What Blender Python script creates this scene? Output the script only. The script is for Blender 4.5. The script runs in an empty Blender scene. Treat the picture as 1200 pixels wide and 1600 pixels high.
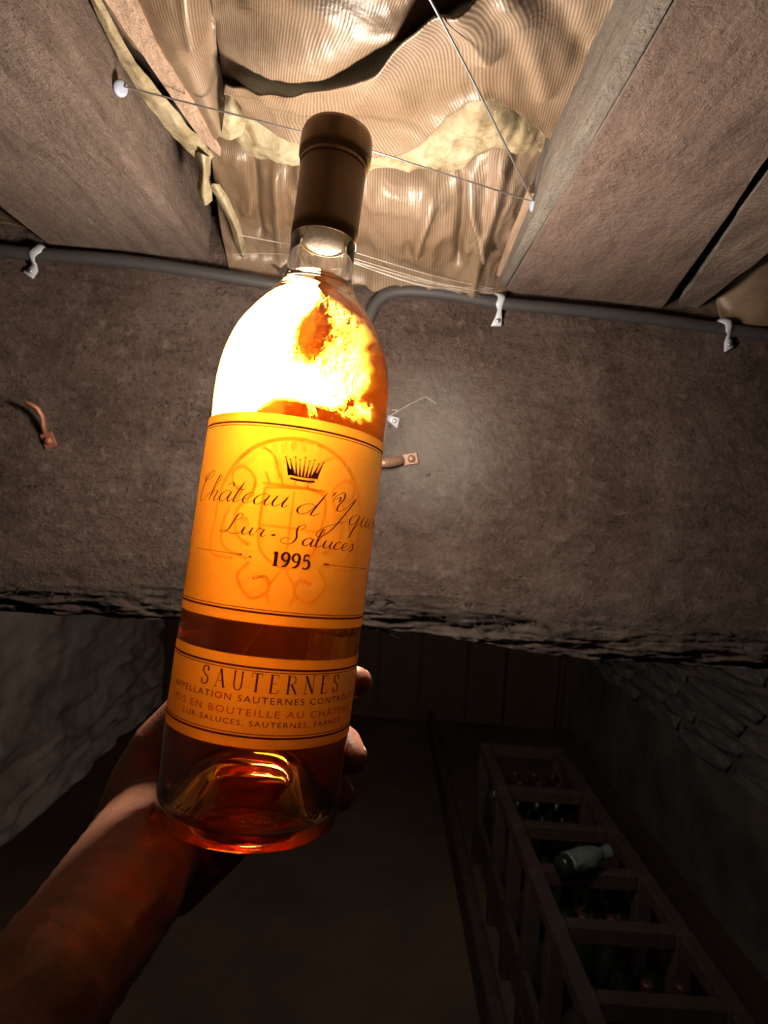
import bpy, bmesh, math, random
from mathutils import Vector, Matrix, noise
from math import sin, cos, pi, radians, sqrt

S = bpy.context.scene
COL = S.collection
random.seed(7)

# ------------------------------------------------------------------ camera
F = 950.0                       # focal length in pixels of the 1200x1600 frame
KD = 0.826                       # the distances below were paced out for a longer lens; one factor corrects them
CAM = Vector((0, 0, 1.5))
ROT = Matrix.Rotation(radians(90 - 1.4), 4, 'X') @ Matrix.Rotation(radians(4.0), 4, 'Z')
cd = bpy.data.cameras.new('camera')
cam = bpy.data.objects.new('camera', cd); COL.objects.link(cam)
cd.sensor_fit = 'VERTICAL'; cd.sensor_height = 24; cd.lens = 24 * F / 1600
cd.clip_start = 0.01; cd.clip_end = 60
cam.matrix_world = Matrix.Translation(CAM) @ ROT
S.camera = cam
cd.dof.use_dof = True; cd.dof.focus_distance = 0.31; cd.dof.aperture_fstop = 11.0

# ------------------------------------------------------------------ world, lights, exposure
W = bpy.data.worlds.new('cellar_dark'); S.world = W; W.use_nodes = True
W.node_tree.nodes['Background'].inputs[0].default_value = (1.0, 0.72, 0.55, 1)
W.node_tree.nodes['Background'].inputs[1].default_value = 0.006
S.view_settings.view_transform = 'Standard'; S.view_settings.look = 'None'
S.view_settings.exposure = 0.0; S.view_settings.gamma = 1.0
S.view_settings.use_curve_mapping = False
S.cycles.max_bounces = 16; S.cycles.transmission_bounces = 16; S.cycles.glossy_bounces = 8
S.cycles.volume_bounces = 2; S.cycles.diffuse_bounces = 4; S.cycles.transparent_max_bounces = 12
S.cycles.caustics_refractive = True; S.cycles.caustics_reflective = True
S.cycles.blur_glossy = 0.3
S.cycles.sample_clamp_indirect = 0.0; S.cycles.sample_clamp_direct = 0
S.cycles.use_denoising = True

BULB_PX = (538, 636, 0.467)      # where the lit bulb stands, behind the bottle's shoulder
BULB_R = 0.0275
BULB_E = 205.0

def area(name, loc, target, size, energy, color):
    l = bpy.data.lights.new(name, 'AREA'); l.shape = 'DISK'; l.size = size; l.energy = energy; l.color = color
    o = bpy.data.objects.new(name, l); COL.objects.link(o); o.location = loc
    o.rotation_euler = (Vector(target) - Vector(loc)).to_track_quat('-Z', 'Y').to_euler()
    return o
area('front_fill', (-0.3, -1.6, 1.75), (0.1, 0.8, 1.3), 0.5, 0.10, (1.0, 0.78, 0.6))  # weak warm fill added behind the camera, not a lamp of the cellar
area('far_room_fill', (0.0, 1.05, 1.5), (0.0, 3.6, 1.25), 0.3, 6.0, (1.0, 0.86, 0.74))  # unseen fill added to brighten the walls beyond the beam

# ------------------------------------------------------------------ helpers
def P(x, y, d):
    "a point of the place given by the direction it is seen in and its distance along the view axis"
    d *= KD
    return CAM + (ROT.to_3x3() @ Vector(((x - 600) / F * d, -(y - 800) / F * d, -d)))
def ray(x, y):
    return ROT.to_3x3() @ Vector(((x - 600) / F, -(y - 800) / F, -1))
def on_plane(x, y, p0, n):
    r = ray(x, y); return CAM + r * ((p0 - CAM).dot(n) / r.dot(n))
def PZ(x, y, z):
    return on_plane(x, y, Vector((0, 0, z)), Vector((0, 0, 1)))
BEAM_P = P(600, 700, 0.72)
BEAM_N = Vector((sin(radians(5)), -cos(radians(5)), 0))     # faces the camera
def PB(x, y, off=0.0):
    return on_plane(x, y, BEAM_P, BEAM_N) + BEAM_N * off
BEAM_U = Vector((cos(radians(5)), sin(radians(5)), 0))

def fbm(p, s=1.0, o=4):
    return noise.fractal(Vector(p) * s, 1.0, 2.0, o)

def finish(name, bm, mat, parent=None, origin=None, smooth=True, kind=None):
    me = bpy.data.meshes.new(name)
    bmesh.ops.recalc_face_normals(bm, faces=bm.faces) if kind != 'keep' else None
    bm.to_mesh(me); bm.free()
    return link(name, me, mat, parent, origin, smooth)
def link(name, me, mat, parent=None, origin=None, smooth=True):
    # vertices come in world space; the origin moves to the base of the piece
    if origin is None:
        xs = [v.co for v in me.vertices]
        origin = Vector(((min(v.x for v in xs) + max(v.x for v in xs)) / 2,
                         (min(v.y for v in xs) + max(v.y for v in xs)) / 2, min(v.z for v in xs)))
    me.transform(Matrix.Translation(-origin))
    if mat: me.materials.append(mat)
    if smooth:
        for p in me.polygons: p.use_smooth = True
    o = bpy.data.objects.new(name, me); COL.objects.link(o)
    o.location = origin
    if parent:
        o.parent = parent
        pw = parent['_w'] if '_w' in parent else None
        base = Vector(parent.location) if pw is None else Vector(pw)
        o.location = origin - base
        o['_w'] = list(origin)
    return o
def empty(name, loc):
    o = bpy.data.objects.new(name, None); COL.objects.link(o); o.location = loc
    o.empty_display_size = 0.02
    return o
def tag(o, label=None, cat=None, group=None, kind=None):
    if label: o['label'] = label
    if cat: o['category'] = cat
    if group: o['group'] = group
    if kind: o['kind'] = kind
    return o

def catmull(pts, n):
    "n samples per span"
    out = []; m = len(pts)
    for i in range(m - 1):
        p0 = pts[max(i - 1, 0)]; p1 = pts[i]; p2 = pts[i + 1]; p3 = pts[min(i + 2, m - 1)]
        for k in range(n):
            t = k / n
            out.append(0.5 * ((2 * p1) + (p2 - p0) * t + (2 * p0 - 5 * p1 + 4 * p2 - p3) * t * t + (3 * p1 - p0 - 3 * p2 + p3) * t ** 3))
    out.append(pts[-1].copy())
    return out
def tube(bm, pts, rad, seg=10, cap=True):
    "rad: number or list"
    n = len(pts); rings = []
    nrm = None
    for i, p in enumerate(pts):
        t = (pts[min(i + 1, n - 1)] - pts[max(i - 1, 0)]).normalized()
        if nrm is None:
            nrm = t.orthogonal().normalized()
        nrm = (nrm - t * nrm.dot(t)).normalized(); b = t.cross(nrm)
        r = rad[i] if isinstance(rad, (list, tuple)) else rad
        rings.append([bm.verts.new(p + (nrm * cos(2 * pi * k / seg) + b * sin(2 * pi * k / seg)) * r) for k in range(seg)])
    for a, b in zip(rings, rings[1:]):
        for k in range(seg):
            bm.faces.new((a[k], a[(k + 1) % seg], b[(k + 1) % seg], b[k]))
    if cap:
        bm.faces.new(rings[0][::-1]); bm.faces.new(rings[-1])
def lathe(bm, prof, M, seg=96, closed=False):
    "prof: list of (r, h); axis is local z of M"
    rings = []
    for r, h in prof:
        if r < 1e-6: rings.append([bm.verts.new(M @ Vector((0, 0, h)))])
        else: rings.append([bm.verts.new(M @ Vector((r * cos(2 * pi * k / seg), r * sin(2 * pi * k / seg), h))) for k in range(seg)])
    prs = list(zip(rings, rings[1:]))
    if closed: prs.append((rings[-1], rings[0]))
    for a, b in prs:
        for k in range(seg):
            k2 = (k + 1) % seg
            if len(a) == 1 and len(b) == 1: continue
            if len(a) == 1: bm.faces.new((a[0], b[k], b[k2]))
            elif len(b) == 1: bm.faces.new((a[k], a[k2], b[0]))
            else: bm.faces.new((a[k], a[k2], b[k2], b[k]))
def box8(bm, c):
    "c: 8 corners, bottom loop then top loop"
    v = [bm.verts.new(p) for p in c]
    for f in ((0, 3, 2, 1), (4, 5, 6, 7), (0, 1, 5, 4), (1, 2, 6, 5), (2, 3, 7, 6), (3, 0, 4, 7)):
        bm.faces.new([v[i] for i in f])
    return v
def boxM(bm, M, sx, sy, sz):
    box8(bm, [M @ Vector((x * sx / 2, y * sy / 2, z * sz / 2)) for z in (-1, 1) for x, y in ((-1, -1), (1, -1), (1, 1), (-1, 1))])
def boxw(bm, x0, x1, y0, y1, z0, z1):
    box8(bm, [Vector((x, y, z)) for z in (z0, z1) for x, y in ((x0, y0), (x1, y0), (x1, y1), (x0, y1))])

# ------------------------------------------------------------------ materials
def mat(name):
    m = bpy.data.materials.new(name); m.use_nodes = True
    nt = m.node_tree; b = nt.nodes['Principled BSDF']
    return m, nt, b
def N(nt, t, **kw):
    n = nt.nodes.new(t)
    for k, v in kw.items():
        if k.startswith('i_'):
            key = k[2:]
            n.inputs[int(key) if key.isdigit() else key.replace('_', ' ')].default_value = v
        else: setattr(n, k, v)
    return n
def ramp(nt, fac, stops):
    r = N(nt, 'ShaderNodeValToRGB'); nt.links.new(fac, r.inputs[0])
    e = r.color_ramp.elements
    while len(e) < len(stops): e.new(0.5)
    for i, (p, c) in enumerate(stops):
        e[i].position = p; e[i].color = (*c, 1) if len(c) == 3 else (c[0], c[0], c[0], 1)
    return r.outputs[0]
def coords(nt, scale=(1, 1, 1), kind='Object', rot=(0, 0, 0)):
    tc = N(nt, 'ShaderNodeTexCoord'); mp = N(nt, 'ShaderNodeMapping')
    mp.inputs['Scale'].default_value = scale; mp.inputs['Rotation'].default_value = rot
    nt.links.new(tc.outputs[kind], mp.inputs[0]); return mp.outputs[0]
def mixc(nt, f, a, b, mode='MIX'):
    m = N(nt, 'ShaderNodeMix', data_type='RGBA', blend_type=mode)
    for s, v in ((m.inputs[0], f), (m.inputs[6], a), (m.inputs[7], b)):
        if isinstance(v, (int, float)): s.default_value = v
        elif isinstance(v, tuple): s.default_value = (*v, 1)
        else: nt.links.new(v, s)
    return m.outputs[2]
def math2(nt, op, a, b=0.0):
    m = N(nt, 'ShaderNodeMath', operation=op)
    for s, v in ((m.inputs[0], a), (m.inputs[1], b)):
        if isinstance(v, (int, float)): s.default_value = v
        else: nt.links.new(v, s)
    return m.outputs[0]
def simple(name, col, rough=0.6, metal=0.0, bump=0.0, bscale=200.0, var=0.0):
    m, nt, b = mat(name)
    b.inputs['Base Color'].default_value = (*col, 1); b.inputs['Roughness'].default_value = rough
    b.inputs['Metallic'].default_value = metal
    if bump or var:
        v = coords(nt); n = N(nt, 'ShaderNodeTexNoise', i_Scale=bscale, i_Detail=4.0); nt.links.new(v, n.inputs['Vector'])
        if bump:
            bp = N(nt, 'ShaderNodeBump', i_Strength=bump, i_Distance=0.001)
            nt.links.new(n.outputs[0], bp.inputs['Height']); nt.links.new(bp.outputs[0], b.inputs['Normal'])
        if var:
            c = mixc(nt, n.outputs[0], tuple(k * (1 - var) for k in col), tuple(min(1, k * (1 + var)) for k in col))
            nt.links.new(c, b.inputs['Base Color'])
    return m

def old_wood(name, dark, mid, light, patch=None, grain_rot=0.0, dust=0.5, pits=1.0, gs=1.0, grain=(1, 1, 1)):
    """weathered timber: blotches, long grain, worm holes and dust specks"""
    m, nt, b = mat(name); L = nt.links.new
    v = coords(nt, rot=(0, 0, grain_rot))
    vg = coords(nt, (grain[0], grain[1], grain[2]), rot=(0, 0, grain_rot))
    n1 = N(nt, 'ShaderNodeTexNoise', i_Scale=8.0, i_Detail=10.0, i_Roughness=0.72, i_Distortion=0.3); L(v, n1.inputs['Vector'])
    n2 = N(nt, 'ShaderNodeTexNoise', i_Scale=60.0 * gs, i_Detail=6.0, i_Roughness=0.6, i_Distortion=0.2); L(vg, n2.inputs['Vector'])
    n3 = N(nt, 'ShaderNodeTexNoise', i_Scale=260.0, i_Detail=6.0, i_Roughness=0.7); L(v, n3.inputs['Vector'])
    c = ramp(nt, n1.outputs[0], ((0.30, dark), (0.5, mid), (0.72, light)))
    g = ramp(nt, n2.outputs[0], ((0.30, (0.55, 0.52, 0.50)), (0.5, (1, 1, 1)), (0.75, (1.16, 1.13, 1.1))))
    c = mixc(nt, 0.75, c, g, 'MULTIPLY')
    s = ramp(nt, n3.outputs[0], ((0.34, (0.45, 0.42, 0.4)), (0.47, (1, 1, 1)), (0.62, (1.0, 1, 1)), (0.74, (1.5, 1.48, 1.45))))
    c = mixc(nt, dust, c, s, 'MULTIPLY')
    # worm holes: small dark dots, sparse
    vd = N(nt, 'ShaderNodeTexNoise', i_Scale=150.0, i_Detail=2.0); L(v, vd.inputs['Vector'])
    vo = N(nt, 'ShaderNodeTexVoronoi', i_Scale=115.0, i_Randomness=1.0); L(mixc(nt, 0.03, v, vd.outputs[1], 'ADD'), vo.inputs['Vector'])
    n4 = N(nt, 'ShaderNodeTexNoise', i_Scale=22.0, i_Detail=3.0); L(v, n4.inputs['Vector'])
    hole = math2(nt, 'MULTIPLY', ramp(nt, vo.outputs[0], ((0.10, (1,)), (0.2, (0,)))), ramp(nt, n4.outputs[0], ((0.52, (0,)), (0.60, (1,)))))
    hole = math2(nt, 'MULTIPLY', hole, pits)
    c = mixc(nt, hole, c, tuple(k * 0.22 for k in dark))
    L(c, b.inputs['Base Color'])
    b.inputs['Roughness'].default_value = 0.85
    b.inputs['Specular IOR Level'].default_value = 0.25
    # fine scabs and pits in two sizes
    n5 = N(nt, 'ShaderNodeTexNoise', i_Scale=95.0, i_Detail=7.0, i_Roughness=0.74, i_Distortion=0.15); L(v, n5.inputs['Vector'])
    pit = math2(nt, 'MULTIPLY', ramp(nt, n5.outputs[0], ((0.30, (1,)), (0.42, (0,)))), pits)
    scab = math2(nt, 'MULTIPLY', ramp(nt, n5.outputs[0], ((0.54, (0,)), (0.68, (1,)))), 0.75 * dust)
    c = mixc(nt, pit, c, tuple(k * 0.5 for k in dark))
    c = mixc(nt, scab, c, tuple(min(1, k * 1.25) for k in light))
    if patch:
        ds = N(nt, 'ShaderNodeVectorMath', operation='DISTANCE'); L(N(nt, 'ShaderNodeNewGeometry').outputs['Position'], ds.inputs[0]); ds.inputs[1].default_value = patch
        pm = ramp(nt, math2(nt, 'ADD', math2(nt, 'MULTIPLY', ds.outputs['Value'], 9.0), math2(nt, 'MULTIPLY', math2(nt, 'SUBTRACT', n5.outputs[0], 0.5), 1.6)), ((0.15, (0.75,)), (0.85, (0,))))
        c = mixc(nt, pm, c, (0.25, 0.22, 0.20))
    L(c, b.inputs['Base Color'])
    h = math2(nt, 'ADD', math2(nt, 'MULTIPLY', n2.outputs[0], 0.7), math2(nt, 'MULTIPLY', n3.outputs[0], 0.8))
    h = math2(nt, 'SUBTRACT', h, math2(nt, 'MULTIPLY', hole, 1.6))
    h = math2(nt, 'ADD', h, math2(nt, 'MULTIPLY', n1.outputs[0], 1.5))
    h = math2(nt, 'ADD', h, math2(nt, 'MULTIPLY', n5.outputs[0], 2.6 * (0.4 + 0.6 * pits)))
    bp = N(nt, 'ShaderNodeBump', i_Strength=1.0, i_Distance=0.0027)
    L(h, bp.inputs['Height']); L(bp.outputs[0], b.inputs['Normal'])
    return m

M_BEAM = old_wood('beam_wood', (0.066, 0.041, 0.033), (0.108, 0.073, 0.061), (0.165, 0.126, 0.112), patch=tuple(PB(672, 690)), dust=0.9, pits=1.0, gs=0.9, grain=(0.45, 1, 1.5))
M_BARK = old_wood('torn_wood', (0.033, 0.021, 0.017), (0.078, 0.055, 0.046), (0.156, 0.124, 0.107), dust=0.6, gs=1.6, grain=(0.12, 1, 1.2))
M_JOIST = old_wood('joist_wood', (0.132, 0.092, 0.076), (0.188, 0.135, 0.112), (0.238, 0.185, 0.155), dust=0.35, pits=0.45, gs=0.9, grain=(1.3, 0.16, 1.3))
M_JOIST2 = old_wood('joist_wood_right', (0.112, 0.074, 0.061), (0.168, 0.114, 0.094), (0.211, 0.155, 0.132), dust=0.35, pits=0.25, gs=1.1, grain=(1.2, 0.22, 1.2))
M_SIDE = old_wood('joist_grey_side', (0.125, 0.102, 0.086), (0.178, 0.152, 0.132), (0.238, 0.211, 0.185), dust=0.3, pits=0.1, gs=1.2, grain=(1.5, 0.1, 1.5))
M_LATH = old_wood('lath_wood', (0.413, 0.270, 0.188), (0.510, 0.352, 0.255), (0.570, 0.420, 0.315), dust=0.1, pits=0.0, gs=1.0, grain=(2, 0.2, 1))
M_RACK = old_wood('rack_wood', (0.038, 0.023, 0.018), (0.054, 0.034, 0.027), (0.08, 0.053, 0.042), dust=0.3, pits=0.2, grain=(1, 0.2, 1))
M_DARKWOOD = simple('dark_boards', (0.055, 0.036, 0.028), 0.85, bump=0.5, bscale=30, var=0.4)
M_CABLE = simple('grey_cable', (0.045, 0.041, 0.042), 0.55, bump=0.15, bscale=120, var=0.15)
M_CLIP = simple('white_plastic', (0.48, 0.50, 0.56), 0.4)
M_RUST = simple('old_brass', (0.28, 0.16, 0.11), 0.42, metal=0.35, bump=0.3, bscale=300, var=0.25)
M_RUST2 = simple('tarnished_brass', (0.28, 0.11, 0.06), 0.5, metal=0.35, bump=0.4, bscale=300, var=0.3)
M_WIRE = simple('steel_wire', (0.55, 0.55, 0.56), 0.35, metal=0.9)
M_WEB = simple('web_silk', (0.75, 0.72, 0.68), 0.6)
M_NAIL = simple('pale_blue_paint', (0.27, 0.30, 0.40), 0.5, bump=0.4, bscale=350, var=0.12)
M_PORC = simple('white_porcelain', (0.8, 0.79, 0.76), 0.3)

def kraft():
    m, nt, b = mat('kraft_paper'); L = nt.links.new
    uv = N(nt, 'ShaderNodeUVMap', uv_map='UVMap')
    sx = N(nt, 'ShaderNodeSeparateXYZ'); L(uv.outputs[0], sx.inputs[0])
    v = coords(nt)
    nz = N(nt, 'ShaderNodeTexNoise', i_Scale=18.0, i_Detail=3.0); L(v, nz.inputs['Vector'])
    # printed stripes run along the batt; u is in metres
    u = math2(nt, 'ADD', sx.outputs[0], math2(nt, 'MULTIPLY', nz.outputs[0], 0.002))
    st = math2(nt, 'SINE', math2(nt, 'MULTIPLY', u, 2 * pi / 0.0021))
    st = math2(nt, 'MULTIPLY', math2(nt, 'ADD', st, 1.0), 0.5)
    n2 = N(nt, 'ShaderNodeTexNoise', i_Scale=9.0, i_Detail=5.0); L(v, n2.inputs['Vector'])
    base = ramp(nt, n2.outputs[0], ((0.35, (0.15, 0.095, 0.055)), (0.52, (0.21, 0.148, 0.10)), (0.68, (0.26, 0.195, 0.148))))
    c = mixc(nt, ramp(nt, st, ((0.25, (0,)), (0.75, (0.62,)))), base, (0.09, 0.052, 0.026))
    L(c, b.inputs['Base Color'])
    b.inputs['Roughness'].default_value = 0.44
    b.inputs['Specular IOR Level'].default_value = 0.6
    n3 = N(nt, 'ShaderNodeTexNoise', i_Scale=45.0, i_Detail=5.0, i_Roughness=0.55, i_Distortion=0.6); L(v, n3.inputs['Vector'])
    h = math2(nt, 'ADD', n3.outputs[0], math2(nt, 'MULTIPLY', st, 0.05))
    bp = N(nt, 'ShaderNodeBump', i_Strength=0.55, i_Distance=0.003)
    L(h, bp.inputs['Height']); L(bp.outputs[0], b.inputs['Normal'])
    return m
M_KRAFT = kraft()
def wool():
    m, nt, b = mat('mineral_wool'); L = nt.links.new
    v = coords(nt)
    n = N(nt, 'ShaderNodeTexNoise', i_Scale=55.0, i_Detail=9.0, i_Roughness=0.75, i_Distortion=0.5); L(v, n.inputs['Vector'])
    L(ramp(nt, n.outputs[0], ((0.34, (0.16, 0.11, 0.055)), (0.5, (0.31, 0.25, 0.155)), (0.66, (0.40, 0.35, 0.25)))), b.inputs['Base Color'])
    b.inputs['Roughness'].default_value = 0.95; b.inputs['Specular IOR Level'].default_value = 0.05
    bp = N(nt, 'ShaderNodeBump', i_Strength=0.9, i_Distance=0.003)
    L(n.outputs[0], bp.inputs['Height']); L(bp.outputs[0], b.inputs['Normal'])
    return m
M_WOOL = wool()
def plaster(name, a, c, sc=4.0, dist=0.01):
    m, nt, b = mat(name); L = nt.links.new
    v = coords(nt)
    n = N(nt, 'ShaderNodeTexNoise', i_Scale=sc, i_Detail=10.0, i_Roughness=0.65); L(v, n.inputs['Vector'])
    n2 = N(nt, 'ShaderNodeTexNoise', i_Scale=sc * 0.35, i_Detail=3.0); L(v, n2.inputs['Vector'])
    f = math2(nt, 'MULTIPLY', math2(nt, 'ADD', n.outputs[0], n2.outputs[0]), 0.5)
    L(ramp(nt, f, ((0.40, a), (0.60, c))), b.inputs['Base Color'])
    b.inputs['Roughness'].default_value = 0.92; b.inputs['Specular IOR Level'].default_value = 0.15
    bp = N(nt, 'ShaderNodeBump', i_Strength=0.8, i_Distance=dist)
    L(n.outputs[0], bp.inputs['Height']); L(bp.outputs[0], b.inputs['Normal'])
    return m
M_PLASTER = plaster('old_plaster', (0.30, 0.235, 0.195), (0.62, 0.52, 0.45))
M_STONE = plaster('rubble_stone', (0.09, 0.08, 0.07), (0.20, 0.185, 0.165), 5.0)
M_MORTAR = plaster('mortar', (0.07, 0.06, 0.05), (0.15, 0.13, 0.11), 6.0)
M_FLOOR = plaster('earth_floor', (0.062, 0.041, 0.028), (0.104, 0.070, 0.048), 3.0, 0.004)
M_FARBOARD = plaster('far_wall_boards', (0.07, 0.042, 0.031), (0.115, 0.072, 0.054), 2.0, 0.003)

def glass():
    m, nt, b = mat('bottle_glass'); L = nt.links.new
    b.inputs['Transmission Weight'].default_value = 1.0
    b.inputs['Base Color'].default_value = (0.985, 0.99, 0.985, 1)
    b.inputs['Roughness'].default_value = 0.0; b.inputs['IOR'].default_value = 1.5
    v = coords(nt)
    n = N(nt, 'ShaderNodeTexNoise', i_Scale=300.0, i_Detail=5.0, i_Roughness=0.6); L(v, n.inputs['Vector'])
    sep = N(nt, 'ShaderNodeSeparateXYZ'); L(v, sep.inputs[0])
    # breath and dust settle on the shoulder: rougher there
    band = ramp(nt, math2(nt, 'MULTIPLY', sep.outputs[2], 1 / 0.3), ((0.50, (0,)), (0.56, (1,)), (0.74, (1,)), (0.79, (0,))))
    n2 = N(nt, 'ShaderNodeTexNoise', i_Scale=42.0, i_Detail=4.0); L(v, n2.inputs['Vector'])
    side = ramp(nt, math2(nt, 'ADD', math2(nt, 'MULTIPLY', sep.outputs[0], -12.0), 0.5), ((0.50, (0.05,)), (0.66, (1.0,))))
    band = math2(nt, 'MULTIPLY', band, side)
    st = math2(nt, 'MULTIPLY', band, ramp(nt, n2.outputs[0], ((0.46, (0.04,)), (0.60, (1.0,)))))
    bp = N(nt, 'ShaderNodeBump', i_Distance=0.0006)
    L(math2(nt, 'ADD', math2(nt, 'MULTIPLY', st, 0.7), 0.008), bp.inputs['Strength'])
    L(n.outputs[0], bp.inputs['Height']); L(bp.outputs[0], b.inputs['Normal'])
    return m
def wine():
    m, nt, b = mat('golden_wine'); L = nt.links.new
    b.inputs['Transmission Weight'].default_value = 1.0
    b.inputs['Base Color'].default_value = (1, 1, 1, 1)
    b.inputs['Roughness'].default_value = 0.0; b.inputs['IOR'].default_value = 1.36
    a = N(nt, 'ShaderNodeVolumeAbsorption', i_Density=62.0)
    a.inputs['Color'].default_value = (0.992, 0.70, 0.03, 1)
    # added red scatter puts the glow of light inside the bottle into the wine
    glow = N(nt, 'ShaderNodeVolumeScatter', i_Density=1.5, i_Anisotropy=0.35); glow.inputs['Color'].default_value = (1.0, 0.32, 0.03, 1)
    ad = N(nt, 'ShaderNodeAddShader'); L(a.outputs[0], ad.inputs[0]); L(glow.outputs[0], ad.inputs[1])
    L(ad.outputs[0], nt.nodes['Material Output'].inputs['Volume'])
    return m
M_GLASS = glass(); M_WINE = wine()
def paper(name, col, tr, gain=0.5):
    m = bpy.data.materials.new(name); m.use_nodes = True; nt = m.node_tree; L = nt.links.new
    nt.nodes.remove(nt.nodes['Principled BSDF'])
    v = coords(nt)
    n = N(nt, 'ShaderNodeTexNoise', i_Scale=500.0, i_Detail=3.0); L(v, n.inputs['Vector'])
    c1 = mixc(nt, n.outputs[0], tuple(k * 0.93 for k in col), tuple(min(1, k * 1.05) for k in col))
    c2 = mixc(nt, n.outputs[0], tuple(k * 0.9 for k in tr), tuple(min(1, k * 1.06) for k in tr))
    d = N(nt, 'ShaderNodeBsdfDiffuse'); t = N(nt, 'ShaderNodeBsdfTranslucent'); mx = N(nt, 'ShaderNodeMixShader')
    L(c1, d.inputs[0]); L(c2, t.inputs[0]); mx.inputs[0].default_value = gain
    L(d.outputs[0], mx.inputs[1]); L(t.outputs[0], mx.inputs[2])
    L(mx.outputs[0], nt.nodes['Material Output'].inputs[0])
    return m
M_LABEL = paper('cream_label_paper', (0.60, 0.41, 0.17), (1.0, 1.0, 0.75), 0.82)
M_RELIEF = paper('thick_label_paper', (0.60, 0.40, 0.16), (0.98, 0.80, 0.42), 0.80)
M_RELIEF_THIN = paper('thin_label_paper', (0.75, 0.6, 0.3), (1.0, 1.0, 1.0), 0.97)
M_INK = paper('brown_ink', (0.075, 0.03, 0.012), (0.20, 0.07, 0.02), 0.4)
M_INK2 = paper('red_ink', (0.42, 0.13, 0.04), (0.7, 0.20, 0.05), 0.5)
M_CAPSULE = simple('capsule_foil', (0.42, 0.23, 0.09), 0.38, metal=0.25, bump=0.1, bscale=90, var=0.08)
M_CORK = simple('cork', (0.34, 0.28, 0.22), 0.8, bump=0.9, bscale=500, var=0.35)
def skin():
    m, nt, b = mat('skin'); L = nt.links.new
    v = coords(nt)
    n = N(nt, 'ShaderNodeTexNoise', i_Scale=60.0, i_Detail=5.0); L(v, n.inputs['Vector'])
    L(ramp(nt, n.outputs[0], ((0.3, (0.22, 0.088, 0.052)), (0.7, (0.30, 0.135, 0.087)))), b.inputs['Base Color'])
    b.inputs['Roughness'].default_value = 0.5; b.inputs['Specular IOR Level'].default_value = 0.35
    b.inputs['Subsurface Weight'].default_value = 0.6
    b.inputs['Subsurface Radius'].default_value = (1.0, 0.22, 0.1); b.inputs['Subsurface Scale'].default_value = 0.012
    w = N(nt, 'ShaderNodeTexVoronoi', i_Scale=420.0); L(v, w.inputs['Vector'])
    w2 = N(nt, 'ShaderNodeTexNoise', i_Scale=260.0, i_Detail=4.0); L(v, w2.inputs['Vector'])
    bp = N(nt, 'ShaderNodeBump', i_Strength=0.25, i_Distance=0.0006)
    L(math2(nt, 'ADD', w.outputs[0], w2.outputs[0]), bp.inputs['Height']); L(bp.outputs[0], b.inputs['Normal'])
    return m
M_SKIN = skin()
M_NAILK = simple('fingernail', (0.75, 0.50, 0.43), 0.25)
def emit(name, col, s):
    m = bpy.data.materials.new(name); m.use_nodes = True; nt = m.node_tree
    nt.nodes.remove(nt.nodes['Principled BSDF'])
    e = N(nt, 'ShaderNodeEmission'); e.inputs[0].default_value = (*col, 1); e.inputs[1].default_value = s
    nt.links.new(e.outputs[0], nt.nodes['Material Output'].inputs[0]); return m
M_BULB = emit('lit_bulb', (1.0, 0.86, 0.70), BULB_E)
M_GREEN = simple('green_bottle_glass', (0.014, 0.018, 0.011), 0.25)
M_FOIL = simple('crinkled_foil', (0.16, 0.19, 0.175), 0.45, metal=0.2, bump=1.0, bscale=90, var=0.45)
M_REDCAP = simple('dark_red_foil', (0.05, 0.018, 0.015), 0.4)

# ------------------------------------------------------------------ setting: the cellar beyond the beam
BACK_Y = 4.1
XL = P(247, 1060, BACK_Y / KD).x; XR = P(884, 1090, BACK_Y / KD).x
ZJ = PB(560, 432).z                       # underside of the ceiling joists
def grid_plane(bm, f, nu, nv):
    vs = [[bm.verts.new(f(i / nu, j / nv)) for j in range(nv + 1)] for i in range(nu + 1)]
    for i in range(nu):
        for j in range(nv): bm.faces.new((vs[i][j], vs[i + 1][j], vs[i + 1][j + 1], vs[i][j + 1]))
    return vs
bm = bmesh.new()
grid_plane(bm, lambda u, v: Vector((XL - 0.3 + u * (XR - XL + 0.6), -2.2 + v * (BACK_Y + 2.6), 0.006 * fbm((u * 12, v * 20, 0)))), 60, 100)
tag(finish('floor', bm, M_FLOOR), kind='structure')
bm = bmesh.new()
boxw(bm, XL - 0.3, XR + 0.3, -2.2, BACK_Y + 0.4, ZJ + 0.17, ZJ + 0.21)
tag(finish('ceiling', bm, M_DARKWOOD, smooth=False), kind='structure')
# left wall, rough plaster over rubble
bm = bmesh.new()
def lw(u, v):
    y = -2.2 + u * (BACK_Y + 2.3); z = v * (ZJ + 0.2)
    p = Vector((0, y, z)); low = max(0, min(1, (0.85 - z) / 0.5 + 0.8 * fbm(p, 1.4)))
    d = 0.012 * fbm(p, 2.5) + (0.006 + 0.045 * low) * noise.ridged_multi_fractal(Vector((0, y * 0.9 + z * 0.6, z * 3.2 - y * .4)) * 2.3, 1, 2, 4, 1, 2)
    return Vector((XL - 0.05 + d, y, z))
grid_plane(bm, lw, 300, 130)
tag(finish('wall_left', bm, M_PLASTER), kind='structure')
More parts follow.
